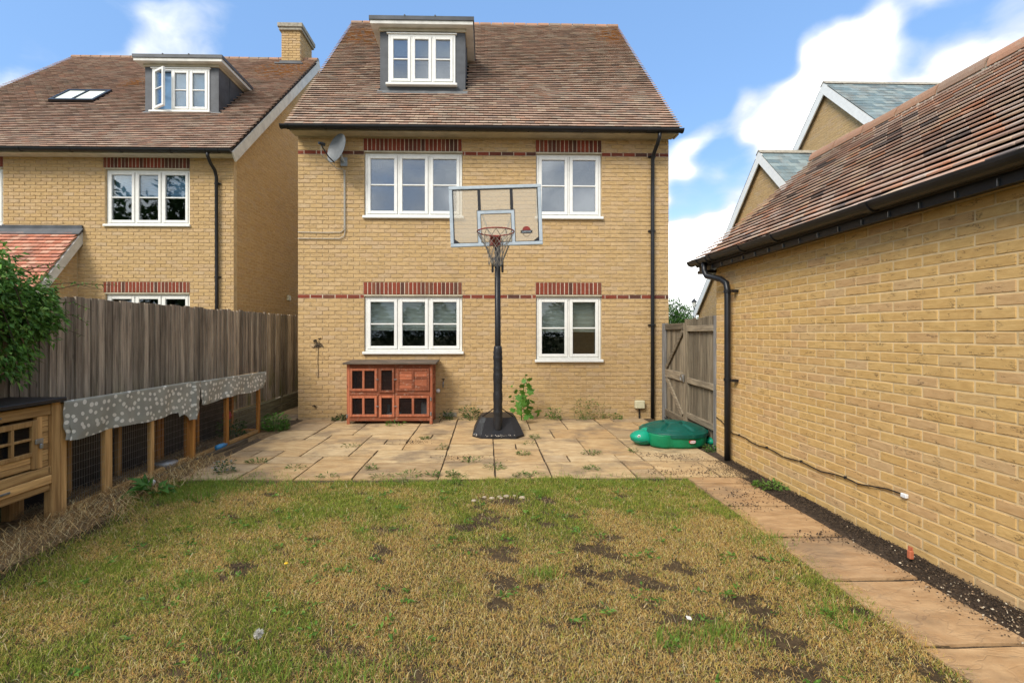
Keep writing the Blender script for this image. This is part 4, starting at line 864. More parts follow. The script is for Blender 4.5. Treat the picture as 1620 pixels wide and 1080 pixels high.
def hutch_door(x0, x1, z0, z1, style):
    dn = MB(); f = .042; yy0, yy1 = hy0-.016, hy0+.02
    dn.bbox(x0, x0+f, yy0, yy1, z0, z1).bbox(x1-f, x1, yy0, yy1, z0, z1).bbox(x0+f, x1-f, yy0+.001, yy1, z1-f, z1).bbox(x0+f, x1-f, yy0+.001, yy1, z0, z0+f)
    if style != 'single': dn.bbox((x0+x1)/2-.02, (x0+x1)/2+.02, yy0+.002, yy1, z0+f, z1-f)
    o = dn.build('door', 'hutch post', hu)
    if style == 'solid':
        for i in range(6):
            h = (z1-z0-2*f)/6
            for a, b_ in ((x0+f, (x0+x1)/2-.02), ((x0+x1)/2+.02, x1-f)): MB().bbox(a, b_, yy0+.012, yy1-.004, z0+f+i*h+.001, z0+f+(i+1)*h-.001, .004).build('slat', 'hutch wood', o)
    else: MB().box(x0+f-.003, x1-f+.003, hy0+.006, hy0+.008, z0+f-.003, z1-f+.003).build('wire_screen', 'fine mesh', o)
    return o
for (a, b_, c, e, s_) in ((c0+.004, d1-.03, .59, .98, 'double'), (d2+.03, hx1-.054, .59, .98, 'solid'), (c0+.004, d1-.03, .15, .51, 'double'), (d2+.03, hx1-.054, .15, .51, 'double'), (d1+.004, d2-.004, .56, .985, 'single'), (d1+.004, d2-.004, .145, .515, 'single')): hutch_door(a, b_, c, e, s_)
for x in (d1-.018, d2+.018):
    MB().bbox(x-.016, x+.016, hy0+.002, hy0+.03, .145, .515).build('upright', 'hutch post', hu); MB().bbox(x-.016, x+.016, hy0+.002, hy0+.03, .585, .985).build('upright', 'hutch post', hu)
    for z in (.79, .33): MB().bbox(x-.03, x+.02, hy0-.03, hy0-.017, z-.007, z+.007, .003).build('turn_button', 'galvanised', hu)
for x, z in ((hx1-.028, .45), (hx1-.028, .2), (hx0+.005, .16)): MB().bbox(x-.012, x+.012, hy0-.012, hy0, z-.03, z+.03, .003).build('hinge', 'galvanised', hu)
tag(MB().bbox(-1.15, -1.03, 8.0, 8.1, .102, .36, .006).build('feed_box', 'bowl grey'), 'pale grey box standing inside the lower right of the hutch', 'box')
tag(MB().tube([(-1.62, 7.98, .102), (-1.62, 7.98, .15), (-1.62, 7.98, .19)], [.10, .12, .13], 16).bbox(-1.76, -1.72, 8.1, 8.14, .102, .32).build('food_tray', 'bowl grey'), 'grey feeding tray inside the lower middle of the hutch', 'tray')

# ------------------------------------------------------------------ basketball hoop
bh = thing('basketball_hoop', 'portable basketball hoop with clear backboard, red rim and black padded pole', 'basketball hoop', (.17, 6.95, 0))
bs = MB()
def ring(z, s, y0, y1, ch_): 
    a = .39*s; return [(.175-a+ch_, y0, z), (.175+a-ch_, y0, z), (.175+a, y0+ch_*1.2, z), (.175+a*.97, y1-ch_, z), (.175+a*.7, y1, z), (.175-a*.7, y1, z), (.175-a*.97, y1-ch_, z), (.175-a, y0+ch_*1.2, z)]
rr = [ring(.0, 1, 6.72, 7.70, .13), ring(.05, 1.0, 6.725, 7.70, .13), ring(.20, .80, 6.99, 7.66, .10), ring(.265, .66, 7.10, 7.62, .08)]
for q in rr: bs.v += q
for i in range(3): bs.f += [(8*i+j, 8*i+(j+1) % 8, 8*i+8+(j+1) % 8, 8*i+8+j) for j in range(8)]
bs.f += [tuple(range(24, 32)), tuple(range(7, -1, -1))]
bs.build('base', 'black vinyl', bh)
MB().tube([(.17, 6.90, .03), (.17, 6.95, 1.5), (.165, 6.95, 2.95)], .046, 14).build('pole', 'black plastic', bh, True)
pd = MB(); pts = []; rs = []; rp = random.Random(3)
for i in range(40): pts.append((.17+rp.uniform(-.002, .002), 6.90+.05*min(1, (.12+i*.033)/1.5), .10+i*.033)); rs.append(.068+rp.uniform(-.004, .005)-(.012 if i in (0, 39) else 0))
pd.tube(pts, rs, 16).build('pole_pad', 'pad vinyl', bh, True)
for sx in (-1, 1): MB().tube([(.17+sx*.05, 6.95, .44), (.175+sx*.285, 7.26, .225)], .009, 8).build('strut', 'black plastic', bh)
BC = Vector((.122, 6.05, 3.139)); BM = Matrix.Translation(BC) @ Matrix.Rotation(R(-2.1), 4, 'Y')
bw, bhh = .612, .402
fr = MB(); fo = .045
for (a, b_, c, e) in ((-bw, bw, bhh-fo, bhh), (-bw, bw, -bhh, -bhh+fo), (-bw, -bw+fo, -bhh+fo, bhh-fo), (bw-fo, bw, -bhh+fo, bhh-fo)): fr.bbox(a, b_, -.02, .02, c, e, .006, BM)
bd = fr.build('backboard', 'board frame', bh)
MB().box(-bw+fo-.004, bw-fo+.004, -.004, .004, -bhh+fo-.004, bhh-fo+.004, BM).build('clear_panel', 'acrylic', bd)
ln_ = MB(); e1, e2 = bw-fo, bhh-fo; tk = .011
for (a, b_, c, e) in ((-e1, e1, e2-tk, e2), (-e1, e1, -e2, -e2+tk), (-e1, -e1+tk, -e2+tk, e2-tk), (e1-tk, e1, -e2+tk, e2-tk)): ln_.box(a, b_, -.0075, -.0045, c, e, BM)
for sx in (-1, 1):
    p = [(sx*e1, -e2), (sx*(e1-.09), -e2), (sx*e1, -e2+.07)]; ln_.add([BM @ Vector((q[0], -.0085, q[1])) for q in p]+[BM @ Vector((q[0], -.0046, q[1])) for q in p], [(0, 1, 2), (3, 5, 4), (0, 3, 4, 1), (1, 4, 5, 2), (2, 5, 3, 0)])
ln_.build('inner_border', 'black vinyl', bd)
st = MB(); 
for sx in (-.215, .215): st.box(sx-.019, sx+.019, -.0082, -.0046, .0775, e2-tk-.0005, BM)
st.build('board_stripes', 'black vinyl', bd)
q_ = MB(); sqo, sqi = .245, .205
for (a, b_, c, e) in ((-sqo, sqo, .03, .07), (-sqo, -sqi, -.356, .03), (sqi, sqo, -.356, .03)): q_.box(a, b_, -.008, -.0045, c, e, BM)
q_.build('target_square', 'board frame', bd)
q2 = MB()
for (a, b_, c, e) in ((-sqo-.007, sqo+.007, .07, .077), (-sqo-.007, -sqo, -.356, .07), (sqo, sqo+.007, -.356, .07), (-sqi, sqi, .024, .03), (-sqi, -sqi+.006, -.356, .024), (sqi-.006, sqi, -.356, .024)): q2.box(a, b_, -.0085, -.0045, c, e, BM)
q2.build('square_outline', 'black vinyl', bd)
# printed emblem: half ball over a banner
em = MB(); ec = (.40, -.225)
pts = [(ec[0]+.055*math.cos(q), ec[1]+.02+.055*math.sin(q)) for q in [math.pi*i/14 for i in range(15)]]
em.add([BM @ Vector((x, -.0052, z)) for x, z in pts], [tuple(range(15))[::-1]]); em.build('emblem_ball', 'rim red', bd)
e3 = MB(); bp = [(-.085, .012), (-.062, .022), (.062, .022), (.085, .012), (.07, 0), (.085, -.012), (.05, -.02), (-.05, -.02), (-.085, -.012), (-.07, 0)]
e3.add([BM @ Vector((ec[0]+x, -.0056, ec[1]+z)) for x, z in bp], [tuple(range(10))[::-1]])
e3.tube([BM @ Vector((ec[0]+.05*math.cos(q), -.0056, ec[1]-.012+.05*math.sin(q))) for q in [math.pi+math.pi*i/12 for i in range(13)]], .0022, 5); e3.build('emblem_banner', 'black vinyl', bd)
def text(body, size, mtx, m, name, parent):
    cu = bpy.data.curves.new(name, 'FONT'); cu.body = body; cu.size = size; cu.align_x = 'CENTER'; cu.align_y = 'CENTER'; cu.extrude = .0003; cu.resolution_u = 2
    tmp = bpy.data.objects.new(name, cu); COL.objects.link(tmp); dg = bpy.context.evaluated_depsgraph_get(); me = bpy.data.meshes.new_from_object(tmp.evaluated_get(dg)); bpy.data.objects.remove(tmp)
    me.transform(mtx); me.materials.clear(); me.materials.append(M(m)); o = bpy.data.objects.new(name, me); COL.objects.link(o); put(o, parent); return o
text('LIFETIME', .031, BM @ Matrix.Translation((ec[0], -.0062, ec[1])) @ Matrix.Rotation(R(90), 4, 'X'), 'board frame', 'lettering', bd)
RC = Vector((.112, 5.665, 2.842)); rr_ = .2286
MB().tube([RC+Vector((rr_*math.cos(q), rr_*math.sin(q), 0)) for q in [2*math.pi*i/40 for i in range(41)]], .0085, 8, False).build('rim', 'rim red', bh, True)
br = MB().bbox(.05, .175, 5.885, 6.03, 2.825, 2.84).bbox(.04, .185, 6.015, 6.032, 2.74, 2.87)
br.add([(.065, 5.90, 2.826), (.16, 5.90, 2.826), (.065, 6.02, 2.826), (.16, 6.02, 2.826), (.085, 6.02, 2.72), (.14, 6.02, 2.72)], [(0, 2, 4), (1, 5, 3), (0, 4, 5, 1), (2, 3, 5, 4)]); br.build('rim_bracket', 'rim red', bh)
nt = MB(); NS = 12
def netp(a, zq): 
    pr = [(0, 1.0), (.15, .86), (.32, .68), (.5, .50), (.7, .40), (.85, .37), (1, .40)]
    for (z0, r0), (z1, r1) in zip(pr, pr[1:]):
        if z0 <= zq <= z1: r_ = r0+(r1-r0)*(zq-z0)/(z1-z0)
    return RC+Vector((rr_*r_*math.cos(a), rr_*r_*math.sin(a), -.012-.40*zq))
for i in range(NS):
    for s_ in (-1, 1):
        a0 = 2*math.pi*i/NS; nt.tube([netp(a0+s_*math.pi/NS*(6*t_)*1.0, t_) for t_ in [j/24 for j in range(25)]], .0034, 5)
nt.build('net', 'net cord', bh)
for sx in (-1, 1):
    MB().tube([(.165+sx*.075, 6.90, 2.50), (.165+sx*.075, 6.90, 2.72)], .017, 8).build('spring_tube', 'black plastic', bh)
    MB().tube([(.165+sx*.045, 6.93, 2.60), (.14+sx*.20, 6.075, 2.86)], .013, 8).tube([(.165+sx*.045, 6.95, 2.9), (.14+sx*.20, 6.075, 3.16)], .013, 8).build('support_arm', 'grey metal', bh)
MB().tube([(.07, 6.93, 2.61), (.26, 6.93, 2.61)], .012, 8).build('cross_bolt', 'black plastic', bh)

# ------------------------------------------------------------------ turtle sandpit
TC = Vector((2.665, 6.45, .02)); TRX, TRY = .455, .40
tu = thing('turtle_sandpit', 'green plastic turtle shaped sandpit with domed lid on the patio', 'sandpit', TC)
def ell(q, r_, z): return TC+Vector((TRX*r_*math.cos(q), TRY*r_*math.sin(q), z))
def bodyr(q):
    r_ = 1.0
    for c, wd, am in ((R(226), .30, .17), (R(312), .20, .04), (R(140), .3, .09), (R(48), .3, .08)):
        dd = math.atan2(math.sin(q-c), math.cos(q-c)); r_ += am/(1+math.exp((abs(dd)-wd)*22))
    return r_
BZ = [(0, .86), (.012, .93), (.06, .965), (.17, .99), (.185, .985), (.185, .90)]
tb = MB(); tb.grid(lambda u, v: ell(2*math.pi*u, (lambda i, f: (BZ[i][1]+(BZ[min(i+1, 5)][1]-BZ[i][1])*f))(min(int(v*5), 5), v*5-int(v*5))*bodyr(2*math.pi*u), (lambda i, f: BZ[i][0]+(BZ[min(i+1, 5)][0]-BZ[i][0])*f)(min(int(v*5), 5), v*5-int(v*5))), 96, 10)
tb.build('body', 'body green', tu, True)
cells = [(0, 0)]+[(.56*math.cos(R(60*i+20)), .56*math.sin(R(60*i+20))) for i in range(6)]
def lidz(u, v):
    r_ = v*1.0; q = 2*math.pi*u; x, y_ = r_*math.cos(q), r_*math.sin(q)
    z = .115*(1-r_*r_)**.8 if r_ < 1 else 0
    ds = sorted(math.hypot(x-a, y_-b_) for a, b_ in cells); gp = ds[1]-ds[0]
    if r_ < .86: z -= .034*(1-min(1, gp/.13))
    if .84 < r_ < .9: z -= .012
    return z
def lid(u, v):
    q = 2*math.pi*u
    if v <= .86: r_ = v/.86; return ell(q, r_*1.0, .20+lidz(u, r_))
    f = (v-.86)/.14; notch = .012 if (u*18 % 1) < .10 else 0
    return ell(q, 1.0+(.035-notch)*min(1, f*2.2), .20-(.052*max(0, (f-.35)/.65)))
tl_ = MB().grid(lid, 108, 50).build('lid', 'lid green', tu, True)
HC = TC+Vector((-.50, -.12, .105))
hd = MB()
def headf(u, v):
    q = 2*math.pi*u; p = math.pi*(v-.5); x, y_, z = math.cos(p)*math.cos(q), math.cos(p)*math.sin(q), math.sin(p)
    sx = .155*(1+.10*x*0); zz = z*(.10 if z > 0 else .105); flat = max(zz, -.098)
    return HC+Vector((x*.155-.03*z, y_*.13, flat+.035*x*max(z, 0)))
hd.grid(headf, 36, 20); hdo = hd.build('head', 'head green', tu, True)
for sy, (ex, ey) in ((-1, (-.065, -.106)), (1, (-.065, .106))):
    c = HC+Vector((ex, ey, .036)); e_ = MB().grid(lambda u, v: c+Vector((.022*math.cos(math.pi*(v-.5))*math.cos(2*math.pi*u), .010*math.cos(math.pi*(v-.5))*math.sin(2*math.pi*u), .024*math.sin(math.pi*(v-.5)))), 14, 10)
    e_.build('eye', 'eye white', hdo, True)
    c2 = c+Vector((-.006, sy*.007, .004)); MB().grid(lambda u, v: c2+Vector((.010*math.cos(math.pi*(v-.5))*math.cos(2*math.pi*u), .007*math.cos(math.pi*(v-.5))*math.sin(2*math.pi*u), .013*math.sin(math.pi*(v-.5)))), 12, 8).build('pupil', 'black vinyl', hdo, True)
MB().grid(lambda u, v: TC+Vector((-.40, -.05, .12))+Vector((.11*math.cos(math.pi*(v-.5))*math.cos(2*math.pi*u), .13*math.cos(math.pi*(v-.5))*math.sin(2*math.pi*u), .11*math.sin(math.pi*(v-.5)))), 20, 12).build('neck', 'head green', tu, True)
MB().tube([HC+Vector((.156*math.cos(q)*1.0, .131*math.sin(q), -.022-.014*math.sin((q-R(185))/R(100)*math.pi))) for q in [R(185+10*i) for i in range(11)]], .004, 6).build('mouth', 'lid green', hdo)
MB().grid(lambda u, v: TC+Vector((.47, -.12, .05))+Vector((.07*math.cos(math.pi*(v-.5))*math.cos(2*math.pi*u), .09*math.cos(math.pi*(v-.5))*math.sin(2*math.pi*u), .055*math.sin(math.pi*(v-.5)))), 18, 12).build('foot', 'head green', tu, True)
MB().grid(lambda u, v: TC+Vector((-.30, .33, .09))+Vector((.08*math.cos(math.pi*(v-.5))*math.cos(2*math.pi*u), .09*math.cos(math.pi*(v-.5))*math.sin(2*math.pi*u), .11*math.sin(math.pi*(v-.5)))), 18, 12).build('foot', 'head green', tu, True)
q0 = R(283); lp = ell(q0, .992, .10); nx = Vector((math.cos(q0)/TRX, math.sin(q0)/TRY, 0)).normalized(); tx = Vector((-nx.y, nx.x, 0))
lm = frame_from(lp+nx*.004, tx, Vector((0, 0, 1)), nx)
oval = lambda a, b_, z: [lm @ Vector((a*math.copysign(abs(math.cos(q))**.6, math.cos(q)), b_*math.copysign(abs(math.sin(q))**.6, math.sin(q)), z)) for q in [2*math.pi*i/20 for i in range(20)]]
lab = MB().add(oval(.047, .022, .004)+oval(.047, .022, -.012), [tuple(range(20))]+[(i, 20+i, 20+(i+1) % 20, (i+1) % 20) for i in range(20)]).build('label', 'label red', tu)
MB().add(oval(.042, .0175, .0055), [tuple(range(20))]).build('label_face', 'eye white', lab)
text('little tikes', .0185, lm @ Matrix.Translation((0, 0, .0065)), 'label red', 'lettering', lab)

# ------------------------------------------------------------------ wall fittings
di = thing('satellite_dish', 'grey satellite dish on the house wall under the gutter', 'satellite dish', (-2.62, 8.3, 4.6))
dn_ = Vector((-.55, -.80, .22)).normalized(); du = dn_.cross(Vector((0, 0, 1))).normalized(); dv = du.cross(dn_)
if dv.z < 0: dv = -dv
DC = Vector((-2.62, 8.12, 4.83))
def dish(u, v, t_=0): 
    q = 2*math.pi*u; a, b_ = .235*v*math.cos(q), .275*v*math.sin(q); return DC+du*a+dv*b_+dn_*(.055*v*v+t_)
dd_ = MB().grid(lambda u, v: dish(u, v), 40, 10).grid(lambda u, v: dish(u, 1-v, -.006), 40, 10).grid(lambda u, v: dish(u, 1, -.006*v), 40, 1); dd_.build('reflector', 'dish grey', di, True)
tip = DC+dn_*.34-dv*.12
MB().tube([DC-dv*.27+dn_*.03, DC-dv*.24+dn_*.16, tip], .011, 8).build('arm', 'black plastic', di)
MB().tube([tip+dn_*.05+dv*.01, tip-dn_*.02+dv*.03, tip-dn_*.06+dv*.045], [.022, .03, .026], 12).build('receiver', 'black plastic', di)
MB().tube([DC-dn_*.01, (-2.60, 8.26, 4.72), (-2.60, 8.355, 4.70)], .02, 10).bbox(-2.66, -2.54, 8.34, 8.357, 4.62, 4.78).build('bracket', 'grey metal', di)
MB().tube([tip, tip+Vector((-.02, .06, -.14)), (-2.68, 8.2, 4.52), (-2.60, 8.30, 4.55), (-2.597, 8.345, 4.45), (-2.595, 8.345, 3.55), (-2.60, 8.345, 3.46), (-2.66, 8.345, 3.415), (-2.9, 8.345, 3.41), (-3.43, 8.345, 3.415)], .008, 6).tube([(-2.58, 8.343, 4.55), (-2.578, 8.343, 3.42), (-2.60, 8.343, 3.34), (-2.68, 8.343, 3.30), (-3.43, 8.343, 3.30)], .008, 6).build('cable', 'cable grey', di)
jb = thing('junction_box', 'small cream electrical box low on the house wall by the downpipe', 'box', (2.81, 8.33, .2))
MB().bbox(2.725, 2.90, 8.27, 8.357, .20, .345, .012).build('case', 'cream plastic', jb); MB().tube([(2.81, 8.33, .2), (2.815, 8.335, .1), (2.81, 8.33, 0.0)], .013, 8).build('cable', 'black plastic', jb)
tp = thing('garden_tap', 'small outdoor tap on the house wall beside the hutch', 'tap', (-.79, 8.3, .66))
MB().tube([(-.79, 8.355, .69), (-.79, 8.28, .69), (-.79, 8.265, .66), (-.79, 8.265, .60)], .013, 8).build('spout', 'galvanised', tp); MB().tube([(-.79, 8.29, .69), (-.79, 8.29, .75)], .008, 8).bbox(-.82, -.76, 8.283, 8.297, .745, .757).build('handle', 'black plastic', tp)
tag(MB().tube([(-.885, 8.357, .53), (-.885, 8.31, .53), (-.885, 8.30, .53)], [.035, .035, .025], 14).build('pipe_cap', 'eye white', None, True), 'round white pipe cap on the wall just beside the hutch', 'pipe cap')
ab = MB().box(-.80, -.55, 8.35, 8.3575, .06, .13)
for i in range(8): ab.box(-.79+i*.03, -.775+i*.03, 8.345, 8.35, .07, .12)
tag(ab.build('air_brick', 'stone concrete'), 'pale air brick at the foot of the house wall beside the hutch', 'air brick')
cb = thing('wall_cable', 'black cable clipped low along the garage wall', 'cable', (2.99, 4.2, .4))
cpts = [(2.985, 5.86-i*.133, .40+.09*max(0, 1-i/3)-.05*math.sin(i/20*math.pi)+.012*math.sin(i*1.7)+(.02 if i > 17 else 0)) for i in range(21)]
MB().tube(cpts, .0055, 6).build('cable', 'black plastic', cb); MB().bbox(2.975, 2.998, 3.17, 3.215, .405, .435, .004).build('wall_clip', 'eye white', cb)
for i in (4, 8, 12, 16): MB().bbox(2.977, 2.999, cpts[i][1]-.006, cpts[i][1]+.006, cpts[i][2]-.01, cpts[i][2]+.01, .002).build('cable_clip', 'black plastic', cb)
# dried plant remnant on the house wall
dvn = MB(); rv = random.Random(9)
for i in range(26):
    a = Vector((-3.09+rv.uniform(-.05, .05), 8.352, 1.45+rv.uniform(-.12, .04))); pts = [a]
    for j in range(4): a = a+Vector((rv.uniform(-.035, .035), 0, rv.uniform(-.035, .03))); pts.append(a)
    dvn.tube(pts, rv.uniform(.0025, .006), 5)
dvn.tube([(-3.07+.004*math.sin(i), 8.353, 1.36-i*.06) for i in range(11)], .0045, 5)
for i in range(8):
    a = Vector((-3.12+rv.uniform(-.02, .02), 8.354, .25+rv.uniform(-.03, .03))); dvn.tube([a, a+Vector((rv.uniform(-.04, .04), 0, rv.uniform(-.04, .04)))], .005, 5)
tag(dvn.build('dried_vine', 'dark vine'), 'dark dried vine remnant stuck on the house wall left of the hutch', 'dried vine')

# ------------------------------------------------------------------ foliage helpers
def leaf_cloud(cent, dirs, ln, wd, cols, fold=.25, droop=0.0):
    """diamond leaves, 4 triangles each with a midrib fold; numpy arrays"""
    n = len(cent); d_ = dirs/np.linalg.norm(dirs, axis=1, keepdims=True)
    up = np.tile(np.array([0, 0, 1.0]), (n, 1))+nr.normal(0, .55, (n, 3)); s_ = np.cross(d_, up); s_ /= np.linalg.norm(s_, axis=1, keepdims=True)+1e-9
    nn = np.cross(s_, d_); ln = ln[:, None]; wd = wd[:, None]
    p0 = cent; p1 = cent+d_*ln*.45+s_*wd*.5+nn*wd*fold; p2 = cent+d_*ln+np.array([0, 0, -1.0])*ln*droop; p3 = cent+d_*ln*.45-s_*wd*.5+nn*wd*fold; pm = cent+d_*ln*.5
    v = np.stack([p0, p1, p2, p3, pm], 1).reshape(-1, 3); f = np.array([[0, 1, 4], [1, 2, 4], [2, 3, 4], [3, 0, 4]])
    f = (f[None]+(np.arange(n)*5)[:, None, None]).reshape(-1, 3); return v, f, np.repeat(cols, 5, 0)
def pal(n, cols, jit=.18):
    c = np.array(cols)[nr.integers(0, len(cols), n)]; return np.clip(c*(1+nr.normal(0, jit, (n, 1))), .003, 1)
# climber spilling over the fence
cl = thing('climbing_shrub', 'bushy green climbing shrub spilling over the fence top beside the coop', 'shrub', (-4.2, 3.6, 0))
cc = []
for (cx, cy, cz, r_, n) in ((-4.02, 3.25, 1.95, .36, 1300), (-3.98, 3.75, 1.95, .30, 1300), (-4.02, 4.12, 1.88, .22, 700), (-3.95, 3.45, 1.62, .28, 1100), (-3.97, 3.95, 1.66, .23, 800), (-4.0, 3.5, 1.36, .17, 400), (-4.05, 3.3, 2.2, .2, 500), (-4.1, 3.85, 2.13, .16, 380), (-3.92, 4.12, 1.68, .18, 340), (-3.93, 3.85, 1.36, .19, 380), (-3.95, 3.55, 1.2, .16, 260), (-4.0, 2.6, 1.85, .4, 1100), (-4.0, 1.9, 1.8, .4, 800)):
    q = nr.normal(0, 1, (n, 3)); q /= np.linalg.norm(q, axis=1, keepdims=True); q *= (nr.random((n, 1))**.45)*r_*(1+.3*np.sin(5*q[:, :1]+3*q[:, 1:2])); q[:, 0] *= .75; cc.append(np.array([cx, cy, cz])+q)
cc = np.concatenate(cc); cc = cc[cc[:, 0] > -4.5]; n = len(cc)
dr_ = nr.normal(0, .6, (n, 3))+np.array([.7, .0, -.25])+.8*(cc-np.array([-4.15, 3.6, 1.75]))
v, f, c = leaf_cloud(cc, dr_, nr.uniform(.04, .075, n), nr.uniform(.018, .032, n), pal(n, [(.09, .20, .03), (.13, .27, .045), (.065, .15, .025), (.19, .32, .07), (.10, .23, .05)], .25), .2, .25)
raw('foliage', v, f, 'vertex leaf', cl, c)
stm = MB(); rs_ = random.Random(12)
for i in range(9): 
    a = Vector((-4.28, 3.0+rs_.uniform(-.3, 1.0), .0)); pts = [a, a+Vector((.0, .05, 1.0)), a+Vector((.02, .0, 1.9)), Vector((-4.0+rs_.uniform(-.05, .2), a.y+rs_.uniform(-.3, .4), 1.95)), Vector((-3.85, a.y+rs_.uniform(-.4, .5), 1.5))]
    stm.tube(pts, [.014, .012, .009, .006, .003], 6)
tend = []
for (p, q) in (((-3.95, 4.1, 2.0), (-3.92, 4.72, 2.02)), ((-3.95, 4.15, 1.95), (-3.9, 4.9, 2.08)), ((-3.95, 4.2, 1.85), (-3.92, 4.62, 1.80)), ((-3.95, 4.1, 1.6), (-3.9, 4.5, 1.55)), ((-3.9, 4.2, 1.75), (-3.9, 4.55, 1.66)), ((-4.0, 4.0, 2.1), (-4.0, 4.4, 2.2))):
    p, q = Vector(p), Vector(q); stm.tube([p, (p+q)/2+Vector((0, 0, .05)), q], [.004, .003, .0015], 5)
    for i in range(16): tend.append(tuple(p.lerp(q, i/16)+Vector((0, 0, .05*math.sin(i/16*math.pi)))))
stm.build('stems', 'dark vine', cl); tend = np.array(tend); n = len(tend)
v, f, c = leaf_cloud(tend, nr.normal(0, 1, (n, 3)), nr.uniform(.025, .045, n), nr.uniform(.012, .02, n), pal(n, [(.14, .24, .05), (.18, .26, .07), (.09, .19, .03)])); raw('young_leaves', v, f, 'vertex leaf', cl, c)

def far_bush(name, label, c, rad, n, cols, leaf=.12):
    t = thing(name, label, 'tree', (c[0], c[1], 0)); tr = MB().tube([(c[0], c[1], -.07), (c[0]+.05, c[1], c[2]*.6), (c[0], c[1], c[2])], [.09, .07, .03], 8)
    for i in range(5): a = i*1.3; tr.tube([(c[0]+.03, c[1], c[2]*.5), (c[0]+.5*rad[0]*math.cos(a), c[1]+.5*rad[1]*math.sin(a), c[2]+.3*rad[2])], [.04, .012], 6)
    tr.build('trunk', 'dark vine', t); q = nr.normal(0, 1, (n, 3)); q /= np.linalg.norm(q, axis=1, keepdims=True); q *= nr.random((n, 1))**.4*(1+.28*np.sin(4*q[:, :1]+1)*np.cos(5*q[:, 1:2])*1.0+.2*np.sin(9*q[:, 2:3]+4*q[:, :1]))
    p = np.array(c)+q*np.array(rad); v, f, cl_ = leaf_cloud(p, q+nr.normal(0, .7, (n, 3)), nr.uniform(.6, 1.3, n)*leaf, nr.uniform(.3, .6, n)*leaf, pal(n, cols)); raw('crown', v, f, 'vertex leaf', t, cl_)
far_bush('tree', 'round green tree beyond the gate behind the street lamp', (11.3, 27, 2.35), (1.1, .9, 1.1), 5200, [(.06, .15, .025), (.09, .2, .03), (.04, .1, .02)], .13)
far_bush('tree', 'low orange leaved tree beyond the gate at the house corner', (10.15, 28, 2.2), (.5, .45, .75), 1300, [(.34, .15, .02), (.28, .17, .03), (.12, .15, .03)], .12)
far_bush('tree', 'spreading green bush beyond the gate beside the slate roofed house', (12.9, 29, 1.9), (1.3, .9, .9), 3000, [(.05, .12, .02), (.08, .17, .03)], .13)
for (cx, cy, cz, rr3, n3_, lab3) in ((-17.5, -7.5, 6.0, (3.2, 2.6, 4.6), 4200, 'tall dark tree added out of view, mirrored in the middle pane of the neighbouring house'), (-23.0, -6.0, 5.5, (3.4, 2.6, 4.4), 4200, 'broad dark tree added out of view, mirrored in the left pane of the neighbouring house')):
    far_bush('tree', lab3, (cx, cy, cz), rr3, n3_, [(.03, .07, .015), (.05, .10, .02)], .5)  # trees added behind the camera as dark reflections for the neighbour's windows
lp_ = thing('street_lamp', 'black street lamp standing before the tree beyond the gate', 'street lamp', (10.12, 22, 0))
MB().tube([(10.12, 22, -.07), (10.12, 22, .6), (10.12, 22, .62), (10.12, 22, 2.86)], [.07, .06, .035, .03], 10).build('post', 'black plastic', lp_)
MB().tube([(10.12, 22, 2.86), (10.12, 22, 2.9), (10.12, 22, 3.1)], [.05, .08, .12], 8).build('lantern', 'lamp glass', lp_); MB().tube([(10.12, 22, 3.1), (10.12, 22, 3.13), (10.12, 22, 3.22), (10.12, 22, 3.3)], [.15, .14, .05, .012], 8).build('lantern_cap', 'black plastic', lp_)

# young vine-like sapling by the hoop: each big lobed leaf its own part
vp = thing('leafy_sapling', 'young sapling with broad lobed leaves growing by the house wall behind the hoop', 'plant', (.62, 8.1, 0))
lobes = []
for i in range(11):
    q = R(-140+28*i); r_ = (1.0 if i % 2 == 1 else .62)*(1.0 if abs(i-5) < 3 else .82); lobes.append((r_*math.sin(q), .25+r_*math.cos(q)))
lm_ = bpy.data.meshes.new('leaf'); vs = [(0, .12, 0)]+[(x*.5, y_*.5+.12, -.10*(x*x+y_*y_)+.05*abs(x)) for x, y_ in lobes]+[(0, -.1, 0)]
lm_.from_pydata(vs, [], [(0, i, i+1) for i in range(1, 11)]+[(0, 11, 12), (0, 12, 1)]); lm_.materials.append(M('vine leaf'))
rl = random.Random(21); st = MB()
for (x, y_, z, sc) in [(.70, 8.02, .83, .05), (.76, 8.02, .74, .10), (.66, 8.02, .70, .09), (.73, 7.98, .62, .11), (.60, 8.05, .62, .10), (.76, 8.0, .50, .13), (.62, 8.0, .50, .11), (.70, 7.95, .40, .13), (.56, 7.98, .40, .12), (.80, 7.98, .36, .11), (.50, 8.0, .52, .08), (.64, 7.9, .30, .14), (.77, 7.9, .26, .14), (.54, 7.92, .27, .13), (.70, 7.86, .18, .14), (.85, 7.92, .20, .12), (.58, 7.86, .17, .12), (.46, 7.95, .20, .10), (.80, 7.86, .11, .11), (.66, 7.84, .09, .12), (.47, 8.05, .36, .08), (.90, 8.0, .12, .09), (.42, 8.0, .45, .06), (.66, 8.1, .38, .12), (.74, 8.1, .3, .12), (.60, 8.12, .22, .12), (.44, 8.1, .62, .05)]:
    o = bpy.data.objects.new('leaf', lm_); COL.objects.link(o); o.parent = vp; o.matrix_parent_inverse = Matrix.Translation(-wl(vp)); o.location = (x, y_, z); o.scale = (sc*1.55, sc*1.55, sc*1.55)
    o.rotation_euler = (R(rl.uniform(35, 95)), R(rl.uniform(-25, 25)), R(rl.uniform(-60, 60)) if rl.random() < .6 else R(180+rl.uniform(-50, 50)))
    st.tube([(.63+(x-.63)*.1, 8.14, max(.02, z-.08)), (x, y_+.02, z)], [.004, .002], 5)
